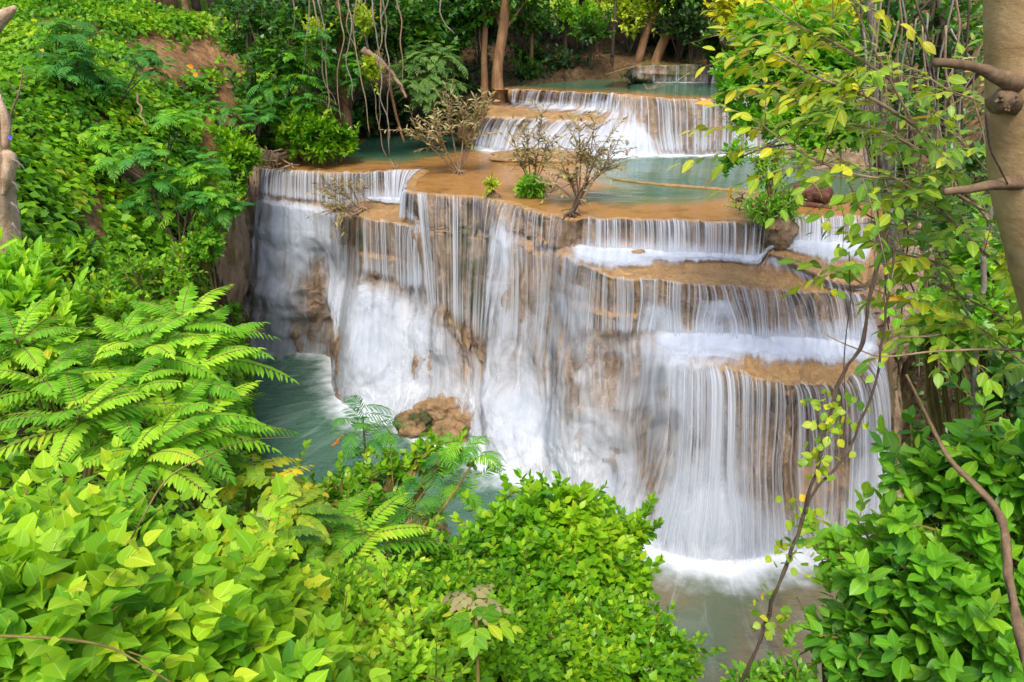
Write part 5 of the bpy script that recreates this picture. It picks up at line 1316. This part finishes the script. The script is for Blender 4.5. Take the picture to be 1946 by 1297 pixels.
# hanging roots in front of the left trees
for i in range(16):
    px = [545,572,588,597,640,655,668,680,690,700,712,722,650,830,760,735][i]; Y = rng.uniform(25.2, 26.5)
    y1 = [120,190,240,200,230,190,250,250,300,290,130,270,90,60,150,60][i]
    x1 = px + [5,20,30,40,10,30,30,50,55,35,10,10,20,35,8,12][i]
    liana("hanging_root", "pale root hanging from the canopy left of the upper pool", Y_([(px, -40, Y),((px * 2 + x1) / 3 + rng.normal() * 5, y1 * .25, Y),((px + 2 * x1) / 3 + rng.normal() * 5, y1 * .65, Y),(x1, y1, Y)]), (.028,.014), ('twig', 'bark_grey')[i % 2], 0, amp=.20, f=.16, seed=300 + i, cat="root", group="pale roots hanging by the upper pool")
strand("fallen_bough", "shaggy grey dead bough slanting down over the pool's left shore", wiggle(Y_([(690,95,26),(730,125,26),(755,155,26),(772,185,26)]), .05, 16, 3), np.linspace(.12, .04, 16), M['twig'], "bough", jit=.6, seg=10)
strand("leaning_pole", "straight reddish pole leaning into the upper pool", Y_([(738,150,27),(752,215,27),(768,272,27)]), [.05,.05,.04], M['bark_red'], "pole")
bush("hanging_plant", "yellow green epiphyte clump hanging beside the shaggy bough", "plant", cl([(705,120,26,18),(710,140,26,14),(690,40,26,22),(600,55,26,20)]), T_SMALL, M['lf_light'], nper=40, nl=6, L=.16, ln=.2, stems=False, base=at_y(700,100,26.2))

bush("hanging_creeper", "green creeper tumbling over the brown cliff left of the falls", "creeper", cl([(430,372,21,24),(405,395,20.5,24),(455,352,22,20),(420,420,20.3,18),(390,430,20,26),(445,395,21.2,14)]), T_SMALL, M['lf_creeper'], nper=30, nl=6, L=.16, ln=.2, wf=1.2, srad=.012)
for i, (px, py, Y, r_) in enumerate([(610,90,30.5,50),(560,60,30.5,50),(650,130,30,40),(690,60,31,45)]):
    bush("bank_thicket", ["dark thicket between the hanging roots and leaning trunk", "dark thicket under the trees at the crest's right end", "low dark thicket behind the leaning reddish trunk", "dark thicket above the shaggy bough"][i], "thicket", cl([(px + rng.uniform(-.7,.7) * r_, py + rng.uniform(-.5,.5) * r_, Y, r_ * .6) for _ in range(4)]), T_SMALL, M['lf_tree'], nper=9, nl=6, L=.25, ln=.3, stems=False, group="thickets under the left trees")
# ------------------------------------------------------------ forest behind
FT = [(860,34,.12),(990,36,.2),(1010,34,.07),(1040,37,.12),(1075,35,.08),(1105,38,.14),(1135,35.5,.07),(1165,34.5,.07),(1190,39,.16),(1215,35,.16),(1238,34.5,.2),(1262,37,.08),(1290,36,.12),(1320,38,.10),(1345,35,.08),(1385,37,.12),(1450,36,.12),(1520,35,.14),(1590,33,.12),(890,37,.14),(830,35,.10)]
FTL = ["slim dark trunk behind the pool's left shore","thick dark trunk right of the twin trunked tree","thin pale trunk beside the second cascade's left lip","straight dark trunk before the leaf litter slope","thin sapling trunk on the leaf litter slope","dark trunk at the middle of the shaded slope","thin trunk right of the leaf litter slope","thin trunk beside the leaning pair","thick trunk in the deep shade behind","leaning grey trunk, left of the leaning pair","leaning grey trunk, right of the leaning pair","thin dark trunk right of the leaning pair","dark trunk above the third cascade","trunk behind the root curtain","trunk left of the farthest cascade","trunk behind the farthest cascade","shaded trunk above the right pool","stout trunk behind the yellow leaves","trunk at the right forest edge","dark trunk behind the feathery tree","small trunk behind the glossy foliage"]
for i, (px, Y, r_) in enumerate(FT):
    p = hit(px, 120 if px < 1180 else 105, 30, 60); 
    gx_ = at_y(px, 60, Y)[0]; gz = tz(gx_, Y); b = np.array([gx_, Y, gz])
    lean = (.9 if 1205 < px < 1245 else rng.normal() * .15)
    T = np.array([b - UP * .3, b + np.array([lean * .3, 0, 1.]), b + np.array([lean, .1, 2.6]), b + np.array([lean * 1.9, .1, 5.0])])
    t = thing("forest_tree", b, FTL[i], "tree", "forest trees behind the cascades")
    tube_obj("trunk", [tube_arrays(T, [r_ * 1.2, r_, r_ * .9, r_ * .7], 10, .12, 5, i)], M['bark_red' if 1205 < px < 1245 or i % 4 == 2 else 'bark_dark'], t, b)
    arr = []
    for q in range(5):
        c = T[3] + np.array([rng.uniform(-1.7, 1.7), rng.uniform(-1.2, 1.2), rng.uniform(-1.6, 1.8)]); rr = rng.uniform(.8, 1.4)
        n = 110; Tt, D = clump_tips(c, rr, n, shell=.7); arr += shoots(Tt, D, .4, 5, .34, T_SMALL, 62, .1, clr=np.clip(rng.normal(.45, .25, n), 0, 1), wf=1.1)
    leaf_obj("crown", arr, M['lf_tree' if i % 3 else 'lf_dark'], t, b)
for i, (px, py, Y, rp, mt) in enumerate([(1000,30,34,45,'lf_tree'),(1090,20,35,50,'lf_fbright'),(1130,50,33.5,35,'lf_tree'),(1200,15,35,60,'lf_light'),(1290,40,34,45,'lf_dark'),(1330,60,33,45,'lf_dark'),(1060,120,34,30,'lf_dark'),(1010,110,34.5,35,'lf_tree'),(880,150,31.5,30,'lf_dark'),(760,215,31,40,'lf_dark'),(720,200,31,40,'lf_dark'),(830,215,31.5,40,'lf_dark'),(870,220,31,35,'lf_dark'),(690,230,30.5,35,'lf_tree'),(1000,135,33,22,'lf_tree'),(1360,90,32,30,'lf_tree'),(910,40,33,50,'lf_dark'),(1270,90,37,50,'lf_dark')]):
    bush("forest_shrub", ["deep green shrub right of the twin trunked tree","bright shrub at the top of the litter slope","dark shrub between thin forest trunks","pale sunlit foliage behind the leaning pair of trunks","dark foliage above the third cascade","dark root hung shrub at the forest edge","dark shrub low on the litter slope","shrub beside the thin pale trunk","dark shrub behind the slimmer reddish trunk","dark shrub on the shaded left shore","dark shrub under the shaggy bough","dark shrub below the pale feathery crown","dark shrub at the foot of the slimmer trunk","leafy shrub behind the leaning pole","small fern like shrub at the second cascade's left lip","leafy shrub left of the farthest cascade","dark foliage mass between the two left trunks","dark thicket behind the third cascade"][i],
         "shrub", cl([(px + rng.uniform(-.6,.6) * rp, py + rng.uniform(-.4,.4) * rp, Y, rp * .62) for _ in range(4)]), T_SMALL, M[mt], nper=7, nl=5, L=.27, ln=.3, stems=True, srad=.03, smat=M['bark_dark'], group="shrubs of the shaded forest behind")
# mid distance tree on the right shore of the pools
tree("leafy tree leaning over the right shore of the upper pools", 0, [(1700,330,13),(1640,250,13.5),(1560,160,14),(1500,60,14)], .10, [(1400,150,14,45),(1450,110,14,55),(1500,170,14,60),(1420,220,14,40),(1380,180,14,22),(1480,240,13.6,45),(1560,210,13.5,55),(1600,120,13.5,70),(1540,80,14,70),(1450,50,14,50),(1620,250,13,50),(1400,290,13.5,24),(1380,310,13.5,14),(1540,270,13.2,40)], leaf='lf_fbright', L=.17, nper=42, nl=6, wf=1.1, ln=.25, tm=T_SMALL)
tree("yellow leafed tree hanging over the far pool on the right", 0, [(1760,260,15),(1680,150,15),(1600,40,15)], .10, [(1420,30,15,55),(1490,20,15,60),(1380,10,15,40),(1560,50,15,60),(1450,90,14.6,40),(1520,110,14.5,40),(1640,30,15,55)], leaf='lf_yellow2', L=.17, nper=30, nl=6, wf=1.1, ln=.2)
tree("dense green tree against the right bank top", 0, [(1830,420,12),(1800,200,12),(1780,-40,12)], .12, [(1700,60,12,70),(1780,120,12,60),(1740,200,11.5,50),(1850,60,11.5,70),(1680,10,12.5,60),(1800,10,12,60),(1720,310,11,35)], leaf='lf_tree', L=.15, nper=12, nl=6, wf=1.1)
# ------------------------------------------------------------ shrubs growing in the pools
def water_shrub(label, base, tips, mat='lf_dry', L=.16, per=9, rad=.03, n_sub=4, spread=.35, nl=7, bark='twig', name="pool_shrub", tm=T_LONG, group=None, root=True, wf=.9):
    t = thing(name, base, label, "shrub", group); st = []; P_, D_, N2_, L_, A_ = [], [], [], [], []
    for tp_ in tips:
        tip = np.asarray(tp_); mid = base * .45 + tip * .55 + rng.normal(size=3) * .06
        st.append(tube_arrays([base, mid, tip], [rad, rad * .6, rad * .3], 6, .15, 4))
        for q in range(n_sub):
            s_ = rng.uniform(.45, 1); p0 = (mid if s_ < .55 else mid + (tip - mid) * (s_ - .5) * 2)
            dr = nrm(nrm(tip - base) + rng.normal(size=3) * .7); ln = rng.uniform(.6, 1.3) * spread
            tw = p0 + dr * (np.linspace(0, 1, nl + 1) * ln)[:, None]
            st.append(tube_arrays([tw[0], tw[-1]], [rad * .3, rad * .15], 4, 0, 2))
            T = np.repeat(dr[None], nl + 1, 0); X = nrm(np.cross(T, UP)); sg = np.where(np.arange(nl + 1) % 2, 1, -1)[:, None]
            P_.append(tw); D_.append(T * .8 + X * sg * .8 + rng.normal(size=(nl + 1, 3)) * .3); N2_.append(UP + rng.normal(size=(nl + 1, 3)) * .5)
            L_.append(L * rng.uniform(.6, 1.2, nl + 1)); A_.append(np.clip(rng.normal(.5, .25, nl + 1), 0, 1))
    P_, D_, N2_, L_, A_ = (np.concatenate(a) for a in (P_, D_, N2_, L_, A_))
    leaf_obj("foliage", [leaf_arrays(P_, D_, N2_, L_, tm, L_ * wf, A_)], M[mat], t, base)
    if root:
        for q in range(9):
            a_ = q * .7 + rng.random() * .4; r_ = rng.uniform(.15, .35)
            st.append(tube_arrays([base + UP * .12, base + np.array([math.cos(a_) * r_ * .5, math.sin(a_) * r_ * .5, .06]), base + np.array([math.cos(a_) * r_, math.sin(a_) * r_, -.04])], [rad * .6, rad * .45, rad * .2], 5, .2, 3))
    tube_obj("stem", st, M[bark], t, base)
    return t
def zp(px, py, z_=6.0): return at_z(px, py, z_)
def tips(b, L_): return [at_y(px, py, b[1] + dy) for px, py, dy in L_]
b = zp(873, 330); water_shrub("dry greyish shrub standing on the ochre rim of the upper pool", b, tips(b, [(780,243,.2),(820,225,0),(850,200,.3),(880,215,-.2),(910,205,.2),(925,215,0),(835,250,-.3),(895,245,.2)]), L=.19, n_sub=11, spread=.7, nl=11, rad=.035)
b = zp(1100, 388); water_shrub("larger dry shrub with several stems on the main falls rim", b, tips(b, [(1020,330,0),(1060,300,.2),(1095,265,0),(1130,235,-.2),(1160,255,.2),(1165,290,-.2),(1120,300,.3),(1075,330,-.1),(1150,320,.1),(1100,240,.2)]), L=.16, n_sub=10, spread=.6, nl=11, rad=.035)
b = zp(1085, 412, 6.0); water_shrub("thin leaning stem at the very lip of the main falls", b, tips(b, [(1098,375,.1),(1110,352,0),(1120,335,0)]), L=.16, n_sub=2, spread=.35, rad=.05, bark='bark_dark')
b = zp(1012, 372); water_shrub("dry feathery shrub behind the green tuft in the upper pool", b + np.array([0, .4, 0]), tips(b, [(975,265,.2),(1000,240,0),(1030,215,.2),(1045,255,.3),(1015,290,0),(1060,280,.2),(990,300,0)]), L=.16, n_sub=10, spread=.55, nl=10, rad=.024)
b = zp(1010, 374); bush("green_tuft", "dense green tuft standing on the ochre rim", "plant", [(b + np.array([0, 0, .28]), .32), (b + np.array([.22, 0, .22]), .24), (b + np.array([-.2, 0, .2]), .22)], T_LONG, M['lf_right'], nper=70, nl=6, L=.17, ln=.12, base=b, wf=1.)
b = zp(934, 376); bush("seedling", "small bright seedling at the lip of the main falls", "plant", [(b + np.array([0, 0, .36]), .17)], T_LONG, M['lf_light'], nper=90, nl=6, L=.16, ln=.1, base=b, srad=.02)
def clod(name, label, c, r_, mat, attrs=None, seed=0, sq=(1, 1, .8), cat="rock", n=40, amp=.3, f=2.0):
    th = np.linspace(0, np.pi, n); ph = np.linspace(0, 2 * np.pi, 2 * n, endpoint=False); A, B = np.meshgrid(th, ph, indexing='ij')
    V = np.stack([np.sin(A) * np.cos(B), np.sin(A) * np.sin(B), np.cos(A)], -1)
    k = 1 + amp * fbm(V[..., 0] * f + seed, V[..., 1] * f, V[..., 2] * f, seed=seed, o=5)
    V = c + V * (k * r_)[..., None] * np.array(sq)
    i = np.arange((n - 1) * 2 * n); r0 = i // (2 * n); c0 = i % (2 * n); c1 = (c0 + 1) % (2 * n)
    F = np.stack([r0 * 2 * n + c0, (r0 + 1) * 2 * n + c0, (r0 + 1) * 2 * n + c1, r0 * 2 * n + c1], -1)
    m = V.reshape(-1, 3)
    at = {"ochre": np.full(len(m), .85), "moss": np.full(len(m), .6)} if attrs is None else {k_: np.full(len(m), v) for k_, v in attrs.items()}
    me = mesh_arrays(name, m, [F], mat, attrs=at)
    return link(name, me, label=label, category=cat)
p = zp(936, 392, 5.75); clod("root_clump", "brown rooty clump under the seedling at the falls lip", p, .34, M['rock'], {"ochre": .25, "moss": .3}, 3, (.8, .6, 1.3), "rock")
p = zp(1092, 420, 5.75); clod("root_clump", "brown rooty clump at the lip under the dry shrub", p, .26, M['rock'], {"ochre": .3, "moss": .2}, 5, (.7, .6, 1.4), "rock")
# right bush on its rock between lip and side pool
p = zp(1478, 430, 5.95); clod("boulder", "brown rock block dividing the main lip from the side fall", p - UP * .1, .5, M['rock'], {"ochre": .2, "moss": .6}, 8, (.9, .8, 1.0), "rock")
p = at_z(1476, 484, 5.25); clod("stone", "small brown rock wedged under the dividing rock block", p, .34, M['rock'], {"ochre": .25, "moss": .5}, 18, (1.2, .9, .8), "rock")
b = zp(1470, 412, 6.2); bush("rim_bush", "green bush on the rock block at the right of the main lip", "bush", [(at_y(1440,395,b[1]), .42), (at_y(1490,400,b[1]), .42), (at_y(1500,380,b[1]), .3), (at_y(1460,340,b[1]+.3), .35), (at_y(1450,310,b[1]+.3), .25), (at_y(1475,290,b[1] + .4), .25)], T_LONG, M['lf_right'], nper=38, nl=6, L=.16, ln=.14, base=b, wf=1., srad=.03)
b = zp(1455, 400, 6.1); water_shrub("thin dark twigs rising out of the green rim bush", b, tips(b, [(1440,290,.1),(1470,270,0),(1490,300,.1),(1510,320,0)]), mat='lf_right', L=.12, n_sub=4, spread=.35, rad=.02, bark='bark_dark', root=False)
b = zp(1408, 384); water_shrub("low leafless twig cluster on the ochre rim", b, tips(b, [(1390,370,0),(1400,366,0),(1415,368,0)]), mat='lf_dry', L=.08, n_sub=1, nl=2, spread=.15, rad=.025, bark='bark_dark')
b = zp(690, 400, 5.14); water_shrub("olive shrub leaning left from the small left ledge", b, tips(b, [(612,345,.1),(630,375,0),(645,350,-.2),(665,350,0),(625,400,-.3),(655,395,-.2),(690,355,.1),(640,415,-.4)]), mat='lf_dry', L=.18, n_sub=6, spread=.55, nl=8, rad=.03)
for px, py, lb in [(756, 322, "tiny brown twig tuft on the left lip"), (1230, 172, "bare twig stuck on the second cascade lip")]:
    b = zp(px, py, 6.0 if py > 200 else 7.8)
    st = [tube_arrays([b, b + np.array([rng.normal() * .3, 0, rng.uniform(.1, .35)])], [.015, .005], 5, .1, 3) for _ in range(9)]
    o = tube_obj("twig_tuft", st, M['twig'], None, None); o['label'] = lb; o['category'] = "twigs"
# logs, sunken branch, gnarled roots
lg = thing("log", zp(1530, 384, 6.0), "broken reddish brown log lying in the upper pool's right end", "log")
b = np.array(lg.location)
tube_obj("trunk", [tube_arrays([at_z(1484,374,6.05), at_z(1515,368,6.2), at_z(1545,366,6.28), at_z(1572,374,6.28)], [.10,.24,.28,.20], 16, .4, 6, 4)], M['deadwood'], lg, b)
tube_obj("root", [tube_arrays([at_z(1500,385,6.05), at_z(1545,390,6.05), at_z(1580,396,6.0)], [.06,.07,.04], 8, .3, 4, 6)], M['deadwood'], lg, b)
M['sunk'] = mat_bark("algae coated wood", (.20,.12,.04), (.32,.20,.08), (.40,.27,.12))
strand("sunken_branch", "long ochre coated branch lying under the clear upper pool", Y_([]) or [at_z(1165,341,5.99), at_z(1240,350,6.0), at_z(1320,357,6.0), at_z(1400,364,5.99), at_z(1460,372,5.98)], [.03,.05,.06,.07,.05], M['sunk'], "branch", jit=.3)
rt = thing("gnarled_roots", zp(500, 312, 6.2), "gnarled grey roots gripping the left end of the falls lip", "roots")
b = np.array(rt.location); st = []
st.append(tube_arrays([at_y(562,290,25.6), at_y(530,298,25.2), at_y(500,300,24.9), at_y(486,318,24.6), at_y(478,345,24.2), at_y(480,372,24.0)], [.08,.14,.13,.10,.08,.05], 10, .35, 5, 2))
for q in range(26):
    x = rng.uniform(470, 560); y = rng.uniform(280, 320); Yq = rng.uniform(24.4, 25.6)
    st.append(tube_arrays(wiggle([at_y(x, y, Yq), at_y(x + rng.normal() * 14, y + rng.uniform(-10, 14), Yq - .1), at_y(x + rng.normal() * 30, y + rng.uniform(-18, 30), Yq - .2)], .05, 8, q), np.linspace(.03, .012, 8), 5, .2, 1))
for q in range(8):
    x = 478 + q * 2.2; st.append(tube_arrays(wiggle([at_y(x, 318, 24.4), at_y(x - 3, 350, 24.1), at_y(x - 5 + rng.normal() * 4, rng.uniform(370, 400), 23.9)], .05, 8, q + 50), np.linspace(.035, .012, 8), 5, .2, 1))
tube_obj("root", st, M['twig'], rt, b)
# ochre boulder in the lower pool, twin lobes with water running between
bb_ = thing("boulder", zp(830, 830, 0), "mossy ochre tufa boulder in the foam of the lower pool", "rock")
V = []
def tufa(name, c, r_, sq, seed, par, och=.9, mo=.5):
    o = clod(name, "", c, r_, M['rock'], {"ochre": och, "moss": mo}, seed, sq, "", n=56, amp=.42, f=2.4)
    return under(o, par)
tufa("lobe", at_z(785, 808, .2), .54, (.95, .8, .8), 11, bb_, .6, 1.)
tufa("lobe", at_z(855, 828, .1), .54, (1.0, .75, .8), 23, bb_, .6, .9)
tufa("lobe", at_z(838, 785, .2), .6, (1.2, .8, .8), 37, bb_, .55, .2)
tufa("lobe", at_z(885, 800, .1), .42, (1.1, .8, .8), 47, bb_, .55, .2)
# small pool-edge stones
for px, py, r_, lb in [(1212,478+0,.18,"small brown stone in the foam under the main lip")]:
    clod("stone", lb, at_z(px, py + 8, 5.25), r_, M['rock'], {"ochre": .5, "moss": .2}, 31, (1.3, .9, .8), "rock")
0 and clod("stone", "tan stone by the water under the glossy dome", at_z(1262, 1085, .0), .3, M['rock'], {"ochre": .5, "moss": .1}, 61, (1, .8, .8), "rock")
clod("boulder", "pale mossy boulder under the fern like plant at the pool edge", at_z(800, 1010, .2), .55, M['rock'], {"ochre": .6, "moss": .8}, 71, (1, .8, .8), "rock")
for i, (px, py, r_) in enumerate([(1560,312,.5),(1600,318,.6),(1500,296,.4)]):
    clod("stone", ["brown rounded rock at the pool's right shore under branches", "larger brown rock at the right end of the pool", "low rock beside the foot of the second cascade"][i], at_z(px, py, 6.0), r_, M['rock'], {"ochre": .25, "moss": .5}, 81 + i, (1.6, 1., .7), "rock")
# ochre rock under the foam in front of the second cascade
clod("stone", "ochre rock shelf in the foam behind the dry shrubs", at_z(1025, 300, 6.05), .8, M['rock'], {"ochre": .8, "moss": .1}, 91, (2.0, .7, .35), "rock")
# orange fish
def fish():
    c = at_z(637, 838, .02); L_ = .55; n = 14; t = np.linspace(0, 1, n)
    mm = new_mat("orange_fish_skin")[0]; mm.use_nodes = True
    k = NT("orange_scales"); k.finish(k.principled((.55, .17, .03), .4, .4))
    P = np.stack([c[0] - .06 + .20 * t + .03 * np.sin(t * 5), c[1] - .22 + .45 * t, np.full(n, .0)], -1)
    r_ = .05 * np.sin(np.pi * (.08 + .86 * t)) ** .7
    f = thing("fish", c, "blurred orange fish at the surface of the green pool", "fish")
    V, F, _ = tube_arrays(P, r_, 8, 0, 1); V[:, 2] = .0 + (V[:, 2] - .0) * .6 + .0
    o = tube_obj("body", [(V, F, np.zeros(len(V)))], k.m, f, c)
    e = P[-1]
    tv = np.array([e, e + [.02, .10, .012], e + [.10, .07, .012], e + [.05, .05, .015]]) - c
    link("tail", mesh_arrays("tail", tv, [np.array([(0, 2, 3), (0, 3, 1)])], k.m), f)
fish()
# ------------------------------------------------------------ pale dead trunk at the left edge
b = at_y(0, 520, 11.5); b[2] = tz(b[0], b[1])
dt = thing("dead_tree", b, "pale knobbly dead trunk cut by the left edge", "tree")
tube_obj("trunk", [tube_arrays([b - UP * .4, at_y(4,490,11.5), at_y(-6,400,11.5), at_y(-12,330,11.5), at_y(-18,260,11.5), at_y(-24,190,11.5), at_y(-30,120,11.5)], [.34,.29,.27,.26,.23,.19,.14], 26, .16, 10, 7)], M['bark_pale'], dt, b)
tube_obj("burl", [tube_arrays([at_y(8,290,11.35), at_y(20,300,11.3), at_y(16,340,11.25), at_y(8,370,11.3)], [.05,.10,.09,.04], 12, .5, 6, 3), tube_arrays([at_y(-4,180,11.4), at_y(10,230,11.35), at_y(12,280,11.35)], [.04,.06,.06], 10, .4, 5, 5)], M['bark_pale'], dt, b)
for y in (300, 340, 385, 425): tube_obj("rootlet", [tube_arrays(wiggle([at_y(20, y, 11.3), at_y(30, y + 8, 11.2), at_y(42, y + 24, 11.2)], .03, 8, y), np.linspace(.025, .01, 8), 5, .3, 1)], M['bark_grey'], dt, b)
strand("broken_branch", "pale broken branch end poking in at the top left corner", Y_([(-60,60,9),(-10,42,9),(18,24,9),(30,14,9)]), [.12,.09,.05,.02], M['bark_pale'], "branch", seg=12, jit=.3)
ls = thing("bare_sapling", at_y(20, 260, 12), "thin leafless sapling on the left bank near the dead trunk", "sapling")
st = [tube_arrays(Y_([(14,262,12),(22,215,12),(38,170,12),(44,130,12)]), [.02,.016,.012,.006], 6, .2, 4)]
for a_ in [(38,170,62,160),(34,180,12,150),(44,140,34,132),(40,150,66,140)]: st.append(tube_arrays(Y_([(a_[0],a_[1],12),(a_[2],a_[3],12)]), [.008,.003], 5, .1, 3))
tube_obj("stem", st, M['twig'], ls, np.array(ls.location))
# dry roots / stems low on the bank
for i, L_ in enumerate([[(250,500,14),(275,505,14),(300,560,13.5)],[(130,460,13),(165,470,13),(180,520,12.8)],[(262,180,21),(268,215,20.5),(276,240,20)],[(330,470,17),(322,500,16.8),(340,540,16)]]):
    strand("dry_stem", ["curved dry stem at the foot of the left bank", "dry stem beside the dead trunk's foot", "thin dry stem under the bank crest shrubs", "dry stem beside the lime green plant"][i], wiggle(Y_(L_), .04, 12, i), np.linspace(.03, .012, 12), M['twig'], "stem")
# flowers
for i, (px, py, Y, c_) in enumerate([(363,127,21.5,(.8,.25,.01)),(372,142,21.3,(.8,.3,.01)),(20,262,11.0,(.12,.12,.8))]):
    k = NT("petal"); mt = k.finish(k.principled(c_, .6, .2)); p = at_y(px, py, Y)
    n = 9; a = leaf_arrays(np.repeat(p[None], n, 0), np.stack([np.cos(np.arange(n) * .7), -.4 + 0 * np.arange(n), np.sin(np.arange(n) * .7)], -1), np.repeat(np.array([[0, -1., .3]]), n, 0), .07 if Y > 15 else .03, T_OVAL, .11 if Y > 15 else .05)
    V, F, A = a
    link("flower", mesh_arrays("flower", V, [F], mt), label=["orange flower on the bank beneath the soil scar", "smaller orange flower just below the other orange one", "small violet flower beside the dead trunk"][i], category="flower")
# ------------------------------------------------------------ crest: rail fence, trees on the lawn
gf = at_y(250, 20, 32.5); gz = 10.3
fn = thing("log_fence", np.array([gf[0], 32.5, gz]), "low rustic log rail fence on the bank crest", "fence")
o_ = np.array(fn.location)
for px in (193, 292, 352): 
    x = at_y(px, 10, 32.5)[0]; zt = tz(x, 32.5)
    tube_obj("post", [tube_arrays([np.array([x, 32.5, zt - .2]), np.array([x, 32.5, zt + .95])], [.13, .12], 10, .15, 4, px)], M['bark_red'], fn, o_)
tube_obj("rail", [tube_arrays([np.array([at_y(150,5,32.5)[0], 32.4, tz(gf[0], 32.5) + .72]), np.array([at_y(430,5,32.5)[0], 32.4, tz(gf[0], 32.5) + .78])], [.11, .10], 10, .15, 6, 4)], M['bark_dark'], fn, o_)
for i, (px, Y, r_) in enumerate([(178,34,.22),(320,33.5,.3),(372,34,.14),(405,33.8,.14),(430,36,.2),(20,45,.3),(90,48,.25),(250,46,.25),(1140,50,.2),(1440,44,.2)]):
    p = at_y(px, 10, Y); b = np.array([p[0], Y, tz(p[0], Y)])
    t = thing("lawn_tree", b, ["tree trunk at the left end of the log fence", "thick brown trunk behind the log fence's middle", "dark trunk right of the thick brown one on the crest", "leaning dark trunk at the fence's right end", "dark trunk behind the fence's right end", "distant tree at far left on the lawn", "distant tree beyond the lawn's left part", "distant tree beyond the log fence", "distant tree beyond the shaded forest", "distant tree behind the yellow foliage"][i], "tree", "trees on the lawn beyond the bank")
    ln_ = rng.normal() * .5
    tube_obj("trunk", [tube_arrays([b - UP * .2, b + np.array([ln_ * .4, 0, 1.5]), b + np.array([ln_, 0, 4])], [r_ * 1.3, r_, r_ * .8], 12, .15, 6, i)], M['bark_red' if i < 2 else 'bark_dark'], t, b)
    arr = []
    for q in range(6):
        c = b + np.array([rng.uniform(-2.5, 2.5), rng.uniform(-2, 2), rng.uniform(2.6, 5.5)]); n = 120
        Tt, D = clump_tips(c, 1.5, n, shell=.7); arr += shoots(Tt, D, .4, 5, .4, T_SMALL, 62, .1, wf=1.1)
    leaf_obj("crown", arr, M['lf_tree' if i < 5 else 'lf_light'], t, b)
# far wood closing the view
n = 30000; x = rng.uniform(-45, 45, n); y = rng.uniform(54, 62, n); z_ = 10.4 + rng.random(n) ** 1.4 * 6
P = np.stack([x, y, z_], -1); tone = np.clip(.5 + .5 * fbm(x * .3, y * .3, z_ * .4, seed=2) * 1.5, 0, 1)
leaf_obj("far_woods", [leaf_arrays(P, rand_dir(n), rand_dir(n, .6), .6, T_SMALL, .8, tone)], M['lf_light'], kind='stuff', label="bright sunlit wood beyond the lawn", category="woods")
